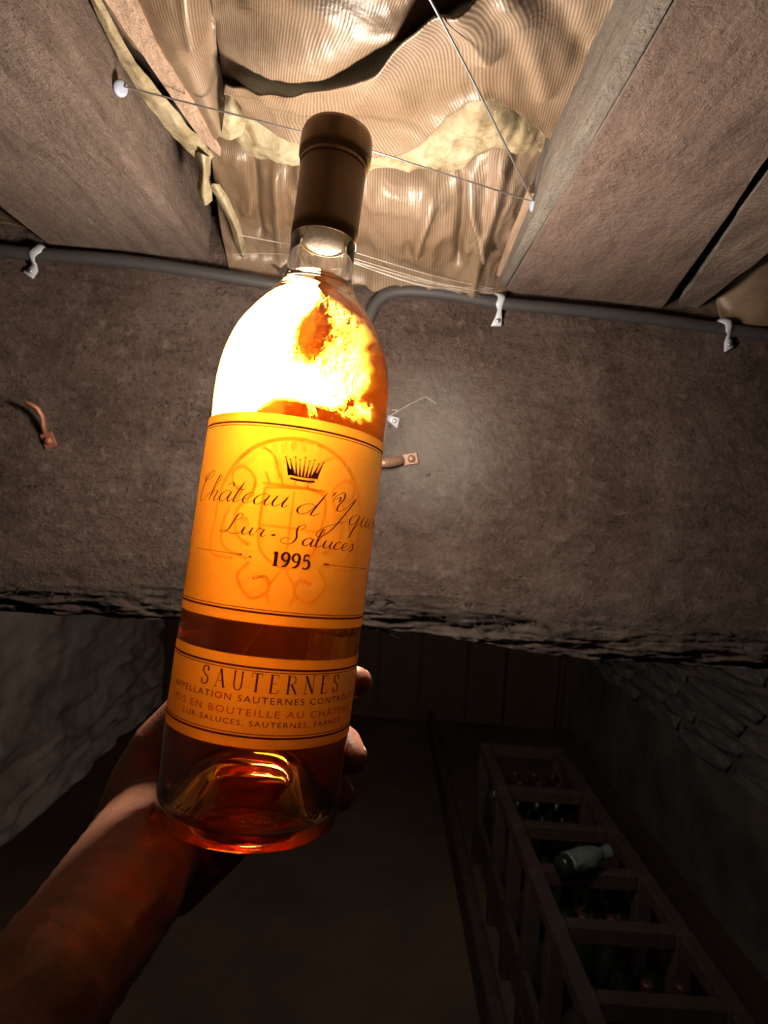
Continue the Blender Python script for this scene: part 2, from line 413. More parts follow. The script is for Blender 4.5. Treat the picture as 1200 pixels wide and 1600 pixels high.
# back wall with wide boards
bm = bmesh.new(); boxw(bm, XL - 0.3, XR + 0.3, BACK_Y + 0.03, BACK_Y + 0.2, 0, ZJ + 0.2)
wb = tag(finish('wall_back', bm, M_FARBOARD, smooth=False), kind='structure')
x = XL + 0.02; k = 0
while x < XR - 0.05:
    w = [0.32, 0.26, 0.36, 0.22, 0.3, 0.28][k % 6]; w = min(w, XR - x)
    bm = bmesh.new(); o_ = 0.012 * (k % 3)
    boxw(bm, x + 0.008, x + w - 0.008, BACK_Y - 0.005 - o_, BACK_Y + 0.035, 0.01, ZJ + 0.12)
    bmesh.ops.bevel(bm, geom=bm.edges[:], offset=0.004, segments=1, affect='EDGES')
    finish('board', bm, M_FARBOARD, wb, smooth=False)
    x += w; k += 1
# wall behind the camera closes the room
bm = bmesh.new(); boxw(bm, XL - 0.3, XR + 0.3, -2.3, -2.15, 0, ZJ + 0.2)
tag(finish('wall_front', bm, M_PLASTER, smooth=False), kind='structure')
# right wall: mortar bed with single flat rubble stones
bm = bmesh.new()
grid_plane(bm, lambda u, v: Vector((XR + 0.05 + 0.012 * fbm((0, u * 20, v * 6)), -2.2 + u * (BACK_Y + 2.3), v * (ZJ + 0.2))), 120, 40)
wr = tag(finish('wall_right', bm, M_MORTAR), kind='structure')
protos = []
for s in range(8):
    b2 = bmesh.new(); bmesh.ops.create_icosphere(b2, subdivisions=1, radius=0.5)
    rr = random.Random(s)
    for vv in b2.verts:
        c = vv.co; c = Vector([math.copysign(abs(t * 2) ** 0.62 / 2, t) for t in c])
        vv.co = c * (1 + rr.uniform(-0.10, 0.12))
    me = bpy.data.meshes.new('stone'); bmesh.ops.recalc_face_normals(b2, faces=b2.faces); b2.to_mesh(me); b2.free(); me.materials.append(M_STONE)
    for p in me.polygons: p.use_smooth = (s % 2 == 0)
    protos.append(me)
rs = random.Random(5); z = 0.55; ns = 0
wbase = Vector(wr.location)
while z < ZJ + 0.02 and ns < 296:
    h = rs.uniform(0.055, 0.11); y = 1.15 + rs.uniform(0, .2)
    while y < BACK_Y - 0.05 and ns < 296:
        l = rs.uniform(0.22, 0.5)
        o = bpy.data.objects.new('stone', protos[ns % 8]); COL.objects.link(o); o.parent = wr
        o.location = Vector((XR + 0.045 - rs.uniform(0, 0.02), y + l / 2, z + h / 2 + rs.uniform(-.01, .01))) - wbase
        o.scale = (0.06, l * 1.0, h * 0.95); o.rotation_euler = (rs.uniform(-.05, .05), rs.uniform(-.08, .08), rs.uniform(-.05, .05))
        y += l; ns += 1
    z += h

# ------------------------------------------------------------------ the big crossbeam
def edge_y(x, pts):
    for (a, b), (c, d) in zip(pts, pts[1:]):
        if x <= c: return b + (d - b) * (x - a) / (c - a)
    (a, b), (c, d) = pts[-2:]; return b + (d - b) * (x - a) / (c - a)
LOW = [(-500, 890), (0, 912), (150, 915), (300, 908), (560, 925), (700, 932), (860, 960), (1000, 975), (1200, 985), (1700, 1010)]
BOT = [(-500, 945), (0, 966), (250, 978), (560, 992), (700, 1002), (885, 1037), (1200, 1058), (1700, 1085)]
UP = [(-500, 240), (0, 300), (600, 365), (1200, 430), (1700, 490)]
bm = bmesh.new(); NX = 560; NT = 150
rows = []; step = 2200 / NX
for i in range(NX + 1):
    px = -500 + step * i
    yl = edge_y(px, LOW); yb = edge_y(px, BOT); yu = edge_y(px, UP)
    col = []
    for j in range(NT + 1):
        t = j / NT
        if t < 0.78:
            s = t / 0.78; p = PB(px, yu + (yl - yu) * s)
            d = 0.0035 * fbm(p, 9, 5) + 0.0012 * fbm((p.x * 40, p.y * 40, p.z * 90))
            if s > 0.93: d -= 0.006 * ((s - 0.93) / 0.07) ** 2
            col.append(p + BEAM_N * d)
        else:
            s = (t - 0.78) / 0.22; p = PB(px, yl + (yb - yl) * s)
            rg = noise.ridged_multi_fractal(Vector((p.x * 14, p.y * 9, p.z * 95)), 1, 2, 6, 1, 2) + 1.1 * fbm((p.x * 30, 0, p.z * 60))
            d = -0.006 - 0.022 * s ** 1.5 + 0.0055 * (rg - 1.0) * (0.35 + s) * min(1, s * 5)
            col.append(p + BEAM_N * d)
    pb = PB(px, yb)
    col.append(pb - BEAM_N * 0.11); col.append(pb - BEAM_N * 0.20); ptop = PB(px, yu); col.append(Vector((ptop.x, ptop.y, ptop.z)) - BEAM_N * 0.20)
    rows.append([bm.verts.new(c) for c in col])
for a, b in zip(rows, rows[1:]):
    n = len(a)
    for k in range(n):
        f = bm.faces.new((a[k], b[k], b[(k + 1) % n], a[(k + 1) % n]))
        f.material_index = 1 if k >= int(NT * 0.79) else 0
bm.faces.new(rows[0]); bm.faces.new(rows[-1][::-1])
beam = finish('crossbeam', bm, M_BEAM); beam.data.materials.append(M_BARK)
tag(beam, 'massive brown wooden crossbeam with worm holes and torn lower edge, running behind the bottle', 'beam')
# loose splinters on the torn edge
bm = bmesh.new(); rs = random.Random(3)
for k in range(150):
    px = rs.choice((rs.uniform(-200, 280), rs.uniform(540, 1350), rs.uniform(560, 900)))
    y0 = edge_y(px, LOW); y1 = edge_y(px, BOT); s = rs.random()
    a = PB(px, y0 + (y1 - y0) * s + 2, -0.004 - 0.03 * s)
    dr = (BEAM_U * rs.uniform(-1, 1) + Vector((0, 0, rs.uniform(-.6, .25))) + BEAM_N * rs.uniform(0, .5)).normalized()
    ln = rs.uniform(0.004, 0.02)
    tube(bm, [a, a + dr * ln * .5 + Vector((0, 0, rs.uniform(-.002, .002))), a + dr * ln], [0.0006, 0.0005, 0.0002], 4)
o = finish('splinters', bm, M_BARK, beam); o['kind'] = 'stuff'

# ------------------------------------------------------------------ ceiling joists
def timber(name, quad, height, material, amp, label, side_mat=None, cuts=84, wan=0.0):
    """quad: four points of the underside (far-left, far-right, near-right, near-left)"""
    bm = bmesh.new()
    up = Vector((0, 0, height)); a, b, c, d = quad
    quad = [a, b, b + (c - b) * 2.6, a + (d - a) * 2.6]      # they run on over the camera
    box8(bm, quad + [q + up for q in quad])
    bmesh.ops.subdivide_edges(bm, edges=bm.edges[:], cuts=cuts, use_grid_fill=True)
    bm.normal_update()
    for e in bm.edges:
        if len(e.link_faces) == 2 and e.calc_face_angle(0) > 0.7: e.smooth = False
    mv = []
    for v in bm.verts:
        p = v.co
        d = amp * (fbm((p.x * 14, p.y * 3.5, p.z * 14)) + 0.5 * fbm((p.x * 60, p.y * 12, p.z * 60)))
        e = wan * fbm((0, p.y * 9, p.x * 2 + 3)) if wan else 0
        nrm = v.normal.copy(); 
        mv.append(nrm * d + Vector((nrm.x, nrm.y, 0)) * e)
    for v, m_ in zip(bm.verts, mv): v.co += m_
    o = finish(name, bm, material)
    if side_mat:
        o.data.materials.append(side_mat)
        for p in o.data.polygons:
            if abs(p.normal.z) < 0.6: p.material_index = 1
    return tag(o, label, 'joist', 'ceiling joists')
def q4(pix, z): return [PZ(x, y, z) for x, y in pix]
timber('ceiling_joist', q4(((85, 389), (336, 421), (-110, -165), (-520, -90)), ZJ), 0.15, M_JOIST, 0.0016,
       'pale brown ceiling joist at upper left, with the pale blue nail in its side', M_JOIST, wan=0.0015)
timber('ceiling_joist', q4(((790, 456), (1028, 489), (1470, -135), (1175, -195)), ZJ), 0.15, M_JOIST2, 0.0012,
       'wide reddish brown ceiling joist at upper right, with a grey left side', M_SIDE, wan=0.001)
timber('ceiling_joist', q4(((1040, 506), (1086, 486), (1560, 100), (1480, -140)), ZJ + 0.003), 0.13, M_JOIST, 0.0028,
       'narrow cracked timber beside the wide right joist, its end lapping over the cable', M_SIDE, wan=0.004)
timber('wooden_batten', q4(((775, 457), (785, 457), (1160, -190), (1110, -190)), ZJ + 0.001), 0.12, M_SIDE, 0.0012,
       'grey weathered batten fixed along the left side of the wide right joist', M_SIDE, wan=0.0012)
# ------------------------------------------------------------------ insulation between the joists
def catgrid(ctrl, nu, nv):
    rows = [catmull(r, nu) for r in ctrl]
    cols = list(zip(*rows))
    return [catmull(list(c), nv) for c in cols]          # [u][v]
def sheet(name, ctrl, parent, material, nu=26, nv=22, amp=0.003, seed=0, folds=(), freq=28.0, rag=0.0, u_scale=1.0, label=None):
    """ctrl rows of (px, py, height over the joists' underside), far row last"""
    def pt(a, b, h):
        p = PZ(a, b, ZJ + h)
        return PB(a, b, 0.006) if (p - BEAM_P).dot(BEAM_N) < 0.006 else p      # lies against the beam, never in it
    C = [[pt(*q) for q in r] for r in ctrl]
    G = catgrid(C, nu, nv)
    U = len(G); V = len(G[0])
    # arc length across for the stripes
    bm = bmesh.new(); uvl = bm.loops.layers.uv.new('UVMap')
    vs = []; uvs = {}
    mid = V // 2
    ul = [0.0]
    for i in range(1, U): ul.append(ul[-1] + (G[i][mid] - G[i - 1][mid]).length)
    for i in range(U):
        col = []
        for j in range(V):
            p = G[i][j].copy()
            q = Vector((p.x * freq, p.y * freq * 0.45, seed * 7.3))
            w = noise.ridged_multi_fractal(q, 1.0, 2.0, 3, 1.0, 2.0) - 1.0
            d = amp * (w + 0.8 * fbm((p.x * 12, p.y * 12, seed)))
            for (fx, fy, gx, gy, wd, am) in folds:        # crease lines in the same viewing coordinates
                a = PZ(fx, fy, ZJ); b = PZ(gx, gy, ZJ); ab = (b - a); ab.z = 0; ap = p - a; ap.z = 0
                t = max(0, min(1, ap.dot(ab) / ab.length_squared)); dist = (ap - ab * t).length
                d += am * math.exp(-(dist / wd) ** 2)
            e = min(j, V - 1 - j) / 4
            if rag and e < 1: p.y += rag * (1 - e) * noise.noise(Vector((p.x * 130, 0, seed))); 
            p.z -= d
            v = bm.verts.new(p); col.append(v); uvs[v] = (ul[i] * u_scale, p.y)
        vs.append(col)
    for i in range(U - 1):
        for j in range(V - 1):
            f = bm.faces.new((vs[i][j], vs[i + 1][j], vs[i + 1][j + 1], vs[i][j + 1]))
            for l in f.loops: l[uvl].uv = uvs[l.vert]
    for f in bm.faces: 
        if f.normal.z > 0: f.normal_flip()
    o = finish(name, bm, material, parent)
    if material is M_KRAFT:
        md = o.modifiers.new('paper_thickness', 'SOLIDIFY'); md.thickness = 0.0005
    if label: o['label'] = label
    return o
batt = empty('insulation_batt', PZ(560, 200, ZJ + 0.02))
tag(batt, 'torn striped brown paper insulation with yellow wool showing, sagging between the joists', 'insulation')
# near layer that sags lowest, ends in the long curved lip
sheet('paper_facing', [
    [(3, -1500, .045), (275, -1500, .03), (603, -1500, .025), (1015, -1500, .03), (1800, -1500, .045)],
    [(300, -330, .045), (440, -330, .03), (600, -330, .025), (800, -330, .03), (1180, -330, .045)],
    [(322, -120, .045), (440, -120, .022), (580, -120, .016), (760, -130, .024), (1090, -160, .045)],
    [(332, 20, .045), (440, 20, .018), (560, 20, .012), (680, -30, .022), (900, -80, .04)],
    [(345, 100, .045), (430, 124, .020), (520, 120, .014), (640, 62, .018), (790, -12, .035)],
    [(348, 135, .085), (430, 160, .080), (520, 160, .080), (640, 110, .080), (790, 30, .080)]], batt, M_KRAFT, seed=1, amp=0.0022,
    folds=((420, 40, 600, 90, .010, .003), (330, 0, 360, 90, .006, -.006)), label='near paper layer with a long curved lip')
# middle layer, torn along its far edge
sheet('paper_facing', [
    [(352, 150, .030), (450, 164, .020), (560, 140, .014), (720, 22, .018), (1010, -60, .040)],
    [(352, 136, .024), (450, 150, .010), (560, 126, .004), (712, 12, .008), (1000, -70, .036)],
    [(350, 150, .030), (445, 164, .014), (570, 148, .012), (750, 50, .016), (970, 20, .040)],
    [(350, 156, .035), (440, 180, .03), (590, 200, .024), (750, 120, .026), (915, 165, .042)],
    [(356, 168, .045), (455, 218, .028), (620, 243, .022), (757, 152, .024), (884, 238, .040)]], batt, M_KRAFT, seed=2, amp=0.0028, rag=0.002,
    folds=((760, 150, 700, 10, .007, .006), (845, 230, 800, 60, .006, .005), (900, 190, 830, 40, .006, -.005), (620, 230, 600, 120, .01, .003)), label='middle paper layer, torn open at its far edge')
# far layer against the beam, crumpled
sheet('paper_facing', [
    [(318, 175, .070), (440, 200, .065), (560, 205, .06), (690, 195, .06), (800, 165, .06), (872, 180, .058)],
    [(330, 245, .045), (440, 262, .040), (560, 250, .035), (680, 262, .034), (780, 240, .034), (855, 240, .044)],
    [(340, 320, .034), (440, 320, .024), (560, 320, .016), (680, 320, .014), (780, 320, .020), (828, 330, .034)],
    [(354, 395, .026), (450, 400, .014), (560, 405, .006), (680, 405, .006), (760, 405, .012), (800, 410, .025)],
    [(362, 436, .014), (460, 446, .006), (560, 452, .000), (680, 462, .000), (750, 468, .004), (786, 470, .012)]], batt, M_KRAFT, seed=3, amp=0.0050, freq=38, nu=34, nv=30,
    folds=((690, 290, 650, 400, .004, .010), (735, 250, 715, 420, .004, -.010), (725, 330, 760, 410, .0035, .009), (790, 300, 740, 440, .005, .008),
           (655, 270, 700, 330, .004, .008), (362, 215, 405, 400, .004, -.008), (372, 225, 470, 350, .004, .008), (420, 300, 440, 430, .004, .007), (600, 300, 600, 440, .012, .004)),
    label='far paper layer, crumpled against the beam')
# left layer beside the pale lath
sheet('paper_facing', [
    [(-450, -1500, .06), (-260, -1500, .05), (-118, -1500, .045), (45, -1500, .055)],
    [(90, -330, .06), (180, -330, .05), (250, -330, .045), (330, -330, .055)],
    [(130, -100, .055), (210, -100, .04), (270, -100, .038), (335, -100, .05)],
    [(175, 20, .050), (235, 20, .032), (285, 20, .030), (338, 20, .048)],
    [(250, 110, .045), (285, 110, .028), (315, 110, .030), (345, 110, .046)],
    [(330, 225, .038), (338, 215, .024), (348, 208, .024), (358, 190, .040)]], batt, M_KRAFT, seed=4, amp=0.003,
    folds=((285, 0, 330, 150, .004, -.008), (260, -20, 300, 150, .005, .007), (322, 40, 340, 200, .004, .008)), label='left paper layer beside the pale lath')
# wool
def wool_sheet(ctrl, seed, amp=0.005, nu=22, nv=14, name='wool', parent=None, lab=None):
    o = sheet(name, ctrl, parent or batt, M_WOOL, nu=nu, nv=nv, amp=amp, seed=seed, freq=45, rag=0.004, label=lab)
    return o
wool_sheet([[(345, 120, .060), (420, 165, .052), (520, 190, .05), (620, 200, .044), (700, 150, .042), (760, 110, .042), (860, 180, .052)],
            [(350, 160, .046), (405, 212, .038), (500, 235, .034), (620, 240, .027), (710, 200, .028), (775, 190, .030), (850, 225, .044)],
            [(356, 192, .042), (398, 246, .036), (490, 262, .033), (610, 266, .025), (705, 264, .026), (770, 238, .034), (850, 246, .042)],
            [(350, 200, .060), (400, 236, .055), (480, 246, .050), (610, 245, .045), (700, 246, .045), (770, 222, .050), (850, 236, .056)]], 9, 0.0045,
           lab='yellow mineral wool bulging out of the tear')
wool_sheet([[(352, 148, .03), (362, 146, .03), (372, 160, .034)], [(350, 180, .022), (366, 180, .022), (384, 190, .028)], [(345, 214, .024), (362, 216, .022), (378, 210, .03)]], 11, 0.002, 8, 8, lab='pale wool tuft under the left corner')
# foam and wool creeping down the left joist
wool_sheet([[(306, 236, .030), (316, 240, .024), (330, 244, .030)], [(311, 262, .024), (319, 264, .018), (329, 266, .024)], [(308, 292, .018), (318, 294, .012), (331, 292, .018)], [(312, 312, .012), (321, 320, .006), (332, 312, .012)]], 15, 0.0028, 8, 12, lab='pale wool drip hanging beside the left joist')
wool_sheet([[(328, 284, .018), (335, 284, .014), (343, 284, .018)], [(345, 322, .014), (353, 320, .010), (362, 318, .014)], [(362, 362, .010), (369, 360, .006), (377, 358, .010)], [(375, 400, .006), (380, 402, .003), (386, 400, .006)]], 17, 0.0022, 8, 14, lab='narrow pale wool strip ending above the beam')
wool_sheet([[(124, -40, .050), (131, -40, .047), (140, -40, .05)], [(176, 70, .047), (184, 66, .044), (194, 62, .046)], [(218, 142, .043), (228, 136, .040), (240, 130, .043)], [(266, 205, .037), (277, 197, .034), (290, 190, .037)], [(316, 262, .029), (325, 255, .026), (336, 246, .029)]], 13, 0.003, 6, 16, lab='pale wool edge between joist and lath')
# neighbour batt right of the joists
b2 = empty('insulation_batt', PZ(1180, 450, ZJ + .03))
tag(b2, 'dim brown paper insulation at the right edge beyond the cracked joist', 'insulation')
sheet('paper_facing', [
    [(1250, 150, .06), (1420, 150, .04), (1600, 150, .05)],
    [(1150, 330, .05), (1300, 330, .02), (1500, 330, .04)],
    [(1110, 440, .030), (1200, 450, .012), (1350, 460, .03)],
    [(1120, 505, .022), (1210, 518, .006), (1350, 528, .02)]], b2, M_KRAFT, seed=6, nu=16, nv=14)
b3 = empty('insulation_batt', PZ(-60, 300, ZJ + .04))
tag(b3, 'dark insulation with a pale wool wisp left of the left joist', 'insulation')
sheet('paper_facing', [[(-700, 100, .08), (-300, 110, .08), (-40, 200, .08)], [(-400, 260, .07), (-160, 280, .07), (30, 330, .07)], [(-300, 310, .06), (-120, 325, .06), (50, 362, .06)]], b3, M_KRAFT, seed=8, nu=12, nv=10)
bm = bmesh.new(); pp = catmull([PZ(18, 352, ZJ + .02), PZ(45, 378, ZJ + .01), PZ(72, 396, ZJ + .004)], 8)
tube(bm, pp, [0.003 + 0.002 * noise.noise(p * 150) for p in pp], 8); finish('wool', bm, M_WOOL, b3)

def strip(name, quad, th, material, label, cat, grp=None):
    bm = bmesh.new(); up = Vector((0, 0, th)); box8(bm, quad + [q + up for q in quad])
    bmesh.ops.subdivide_edges(bm, edges=bm.edges[:], cuts=10, use_grid_fill=True)
    for v in bm.verts: v.co.x += 0.001 * noise.noise(v.co * 60); v.co.z += 0.0012 * noise.noise(v.co * 25)
    return tag(finish(name, bm, material, smooth=False), label, cat, grp)
strip('wooden_lath', [PZ(318, 222, ZJ + .026), PZ(345, 243, ZJ + .020), PZ(105, -165, ZJ + .038), PZ(45, -165, ZJ + .042)], 0.006, M_LATH,
      'pale new wooden lath nailed along the left joist', 'lath', 'pale laths holding the insulation')
strip('wooden_lath', [PZ(768, 450, ZJ + .006), PZ(790, 452, ZJ + .008), PZ(846, 300, ZJ + .024), PZ(826, 302, ZJ + .020)], 0.006, M_LATH,
      'short pale lath beside the right joist near the beam', 'lath', 'pale laths holding the insulation')

# ------------------------------------------------------------------ nails and wire under the ceiling
def nail(px, py, h, label, nrm, r=0.0042):
    p = PZ(px, py, ZJ + h); q = nrm.to_track_quat('Z', 'Y').to_matrix().to_4x4()
    bm = bmesh.new()
    prof = [(0, -.012), (.0012, -.012), (.0012, -.0004), (r * .9, -.0004), (r, .0002), (r * .92, .0010), (r * .5, .0014), (0, .0015)]
    lathe(bm, prof, Matrix.Translation(p) @ q, 20)
    return p, tag(finish('nail', bm, M_NAIL), label, 'nail', 'pale blue nail heads holding the wire')
nl, _ = nail(188, 138, .028, 'round pale blue nail head on the upper left joist, wire tied to it', Vector((0.75, -0.5, -0.45)).normalized(), .0048)
nr, _ = nail(833, 322, .012, 'small pale blue nail head on the upper right joist where the wires meet', Vector((-0.9, -0.3, -0.3)).normalized(), .0040)
wa = nl + Vector((-.003, 0, .002)); wc = nr + Vector((0, 0, .003))
mid = PZ(532, 222, ZJ + .004)
bm = bmesh.new(); pts = catmull([wa + Vector((-.005, 0, 0)), wa, mid, PZ(690, 270, ZJ + .004), wc], 16)
tube(bm, pts, 0.00055, 6)
tag(finish('steel_wire', bm, M_WIRE), 'thin grey wire stretched from the left nail past the bottle cap to the right nail', 'wire')
bm = bmesh.new(); e0 = PZ(640, -60, ZJ + .004)
pts = catmull([e0, PZ(735, 118, ZJ + .003), wc], 16); tube(bm, pts, 0.00062, 6)
tag(finish('steel_wire', bm, M_WIRE), 'thin grey wire running from the top edge down to the right nail', 'wire')

# ------------------------------------------------------------------ the lamp behind the bottle
bc = P(*BULB_PX)
tt = (bc - BEAM_P).dot(BEAM_N); foot = bc - BEAM_N * tt          # foot of the bracket on the beam
lamp = empty('wall_lamp', foot)
tag(lamp, 'bare lit bulb on a bracket from the beam, glowing white through the bottle shoulder', 'lamp')
QL = BEAM_N.to_track_quat('Z', 'Y').to_matrix().to_4x4(); M = Matrix.Translation(bc) @ QL
prof = [(0, BULB_R)] + [(BULB_R * cos(a), BULB_R * sin(a)) for a in [(pi / 2 - pi * k / 18) for k in range(1, 14)]] + [(.0135, -.030), (.0125, -.036)]
bm = bmesh.new(); lathe(bm, prof, M, 32); finish('glass_bulb', bm, M_BULB, lamp)
bm = bmesh.new(); lathe(bm, [(0, -.035), (.0128, -.035), (.0135, -.046), (.016, -.047), (.0165, -.068), (.011, -.074), (.004, -.077), (0, -.077)], M, 32)
finish('lamp_holder', bm, M_PORC, lamp)
bm = bmesh.new(); tube(bm, [bc - BEAM_N * .076, bc - BEAM_N * (tt - .008)], 0.0045, 12); finish('bracket_arm', bm, M_PORC, lamp)
bm = bmesh.new(); lathe(bm, [(0, .018), (.008, .0175), (.020, .013), (.0265, .004), (.027, 0), (0, 0)], Matrix.Translation(foot) @ QL, 40); finish('base', bm, M_PORC, lamp)

# ------------------------------------------------------------------ cables, clips, hooks on the beam
def cable(pix, label, r=0.0060):
    bm = bmesh.new(); pts = catmull([PB(x, y, r + o + .002) for x, y, o in pix], 14); tube(bm, pts, r, 14)
    return tag(finish('power_cable', bm, M_CABLE), label, 'cable', 'grey cables along the beam')
cable([(-420, 352, 0), (-200, 374, 0), (0, 396, 0), (70, 403, 0), (200, 413, 0), (330, 432, 0), (420, 447, 0), (480, 458, 0), (525, 500, 0), (530, 560, 0), (528, 620, 0)],
      'dark grey cable running left of the bottle, under the left joist')
cable([(548, 620, 0), (556, 560, 0), (573, 508, 0), (590, 474, 0), (625, 459, 0), (700, 464, 0), (780, 478, 0), (880, 487, 0), (1000, 500, 0), (1120, 517, 0), (1200, 527, 0), (1500, 560, 0)],
      'dark grey cable bending down behind the bottle and running right along the beam')
def clip(px, py, ang, label, s=1.0):
    root = empty('cable_clip', PB(px, py)); tag(root, label, 'clip', 'white plastic cable clips')
    base = PB(px, py)
    R = Matrix((BEAM_U, Vector((0, 0, 1)), BEAM_N)).transposed().to_4x4()
    M = Matrix.Translation(base) @ R @ Matrix.Rotation(ang, 4, 'Z') @ Matrix.Scale(s, 4)
    # a hooked band over the cable, its foot nailed below
    bm = bmesh.new(); sec = []
    arc = [(.0100 * cos(a), .0100 * sin(a)) for a in [radians(d) for d in range(100, -81, -20)]]
    line = [(sx, sy) for sx, sy in arc]
    outer = [(0.0, y, 0.0052 + x * 1.0) for x, y in line] + [(0, -.0125, .0045), (0, -.021, .0035)]
    inner = [(0.0, y * .80, 0.0052 + x * .84) for x, y in line] + [(0, -.0125, .0008), (0, -.021, .0006)]
    w = [.0034] * (len(arc) - 3) + [.0026, .0020, .0024, .0032, .0052]
    vs = []
    for (a, b, ww) in zip(outer, inner, w):
        k = .0012 * sin(a[1] * 400)
        vs.append([bm.verts.new(M @ Vector((sx * ww + k, q[1], max(q[2], 0.0003)))) for q in (a, b) for sx in (-1, 1)])
    for a, b in zip(vs, vs[1:]):
        for i, j in ((0, 1), (1, 3), (3, 2), (2, 0)): bm.faces.new((a[i], a[j], b[j], b[i]))
    bm.faces.new((vs[0][0], vs[0][2], vs[0][3], vs[0][1])); bm.faces.new((vs[-1][0], vs[-1][1], vs[-1][3], vs[-1][2]))
    bmesh.ops.bevel(bm, geom=bm.edges[:], offset=0.0005, segments=1, affect='EDGES')
    finish('clip_body', bm, M_CLIP, root)
    bm = bmesh.new(); lathe(bm, [(0, .0062), (.0018, .0060), (.0022, .0052), (.0022, .0044), (.001, .0042), (.001, -.002), (0, -.002)], M @ Matrix.Translation((0, -.0165, 0)), 14)
    finish('nail', bm, M_WIRE, root)
clip(66, 403, radians(-28), 'white cable clip at the far left end of the beam')
clip(776, 477, radians(4), 'white cable clip right of the bottle, under the right joist')
clip(1124, 516, radians(32), 'white cable clip at the right edge of the beam, below the dark gap', 1.05)
clip(590, 652, radians(80), 'white cable clip just behind the right edge of the bottle')

def hook(px, py, ang, label, m, s=1.0, kind=0):
    root = empty('wall_hook', PB(px, py)); tag(root, label, 'hook', 'small metal hooks screwed to the beam')
    R = Matrix((BEAM_U, Vector((0, 0, 1)), BEAM_N)).transposed().to_4x4()
    M = Matrix.Translation(PB(px, py)) @ R @ Matrix.Rotation(ang, 4, 'Z') @ Matrix.Scale(s, 4)
    bm = bmesh.new()
    boxM(bm, M @ Matrix.Translation((.002, 0, .0015)), .011, .0085, .0016)
    bmesh.ops.bevel(bm, geom=bm.edges[:], offset=0.0004, segments=1, affect='EDGES'); finish('plate', bm, m, root, smooth=False)
    bm = bmesh.new()
    if kind == 0: prof = [(-.003, 0, .003, .0045), (-.006, 0, .006, .0062), (-.012, 0, .0105, .0072), (-.018, 0, .013, .0068), (-.0225, 0, .0135, .0045)]
    else: prof = [(-.003, 0, .003, .003), (-.007, .001, .005, .0035), (-.013, .004, .008, .0034), (-.019, .004, .011, .0042), (-.0235, .001, .013, .0044), (-.026, -.001, .013, .003)]
    vs = []
    for x, y, z, w in prof:
        vs.append([bm.verts.new(M @ Vector(c)) for c in ((x, y - w / 2, z), (x, y - w / 6, z + .0014), (x, y + w / 6, z + .0014), (x, y + w / 2, z), (x, y + w / 2, z - .0014), (x, y - w / 2, z - .0014))])
    for a, b in zip(vs, vs[1:]):
        for k in range(6): bm.faces.new((a[k], a[(k + 1) % 6], b[(k + 1) % 6], b[k]))
    bm.faces.new(vs[0][::-1]); bm.faces.new(vs[-1]); finish('hook_arm', bm, m, root)
    bm = bmesh.new(); lathe(bm, [(0, .0052), (.0016, .0049), (.0027, .0038), (.003, .0022), (.003, .0012), (0, .0012)], M @ Matrix.Translation((.0025, 0, 0)), 16)
    finish('screw_head', bm, m, root)
hook(637, 718, radians(14), 'pinkish brass hook with a round screw, just right of the bottle', M_RUST, 1.3, 0)
hook(76, 684, radians(-66), 'rusty brown curled hook on the left part of the beam', M_RUST2, 1.3, 1)

# cobwebs
def web(lines, label):
    bm = bmesh.new()
    for pts, r in lines: tube(bm, catmull(pts, 6), r, 4)
    return tag(finish('cobweb', bm, M_WEB), label, 'cobweb', 'cobweb threads')
rs = random.Random(12); ln = []
for k in range(7):
    a = P(540 + rs.uniform(-10, 20), 402 + rs.uniform(-8, 14), .60); b = PB(776 + rs.uniform(-30, 2), 466 + rs.uniform(-8, 4), .012)
    m = (a + b) / 2 + Vector((0, 0, -.004 + rs.uniform(-.004, .004))); ln.append(([a, m, b], 0.00016))
web(ln, 'cobweb threads between the bottle neck and the middle cable clip')
web([([PZ(378, 368, ZJ - .001), P(430, 378, .66), P(470, 384, .62)], .00022), ([PZ(360, 398, ZJ), P(420, 396, .66), P(470, 400, .63)], .00012)], 'faint cobweb threads left of the bottle neck')
web([([PB(606, 652, .002), PB(632, 637, .006), PB(664, 620, .001)], .0002), ([PB(664, 620, .001), PB(682, 632, .003)], .0002), ([PB(606, 652, .002), PB(620, 643, .004), PB(612, 641, .003)], .0002)], 'wispy cobweb beside the bottle above the brass hook')

# ------------------------------------------------------------------ the bottle
B0 = P(386, 1272, 0.326); B1 = P(528, 214, 0.357)
ax = (B1 - B0); HB = 0.300; sc = ax.length / HB
zax = ax.normalized()
tocam = (CAM - B0); tocam = (tocam - zax * tocam.dot(zax)).normalized()
MB_ = Matrix((tocam.cross(zax) * -1, tocam, zax)).transposed().to_4x4()   # x = right as seen, y = to camera
# make right-handed: x = zax-cross
xr = tocam.cross(zax).normalized()
if xr.dot(ROT.to_3x3() @ Vector((1, 0, 0))) < 0: xr = -xr
MB = Matrix.Translation(B0) @ Matrix((xr, tocam, zax)).transposed().to_4x4() @ Matrix.Scale(sc, 4)
def BL(v): return MB @ Vector(v)
RB = 0.0378
def smoothprof(pts, n=6): return [(v.x, v.y) for v in catmull([Vector((a, b, 0)) for a, b in pts], n)]
shoulder = smoothprof([(RB, .168), (RB, .178), (.0365, .190), (.0325, .2035), (.0255, .2155), (.0180, .2245), (.0150, .232), (.0145, .242)], 5)
outer = [(0, .026), (.006, .0258), (.012, .0235), (.0165, .0185), (.0215, .0095), (.0262, .0035), (.0300, .0004), (.0332, 0), (.0358, .0012), (.0373, .0042), (RB, .009), (RB, .05), (RB, .11)] + shoulder + [(.0143, .262), (.0143, .2865), (.0155, .287), (.0155, .296), (.0146, .298), (.0093, .298)]
TH = .0030
innersh = [(max(.0093, r - TH), h + .0006) for r, h in shoulder]
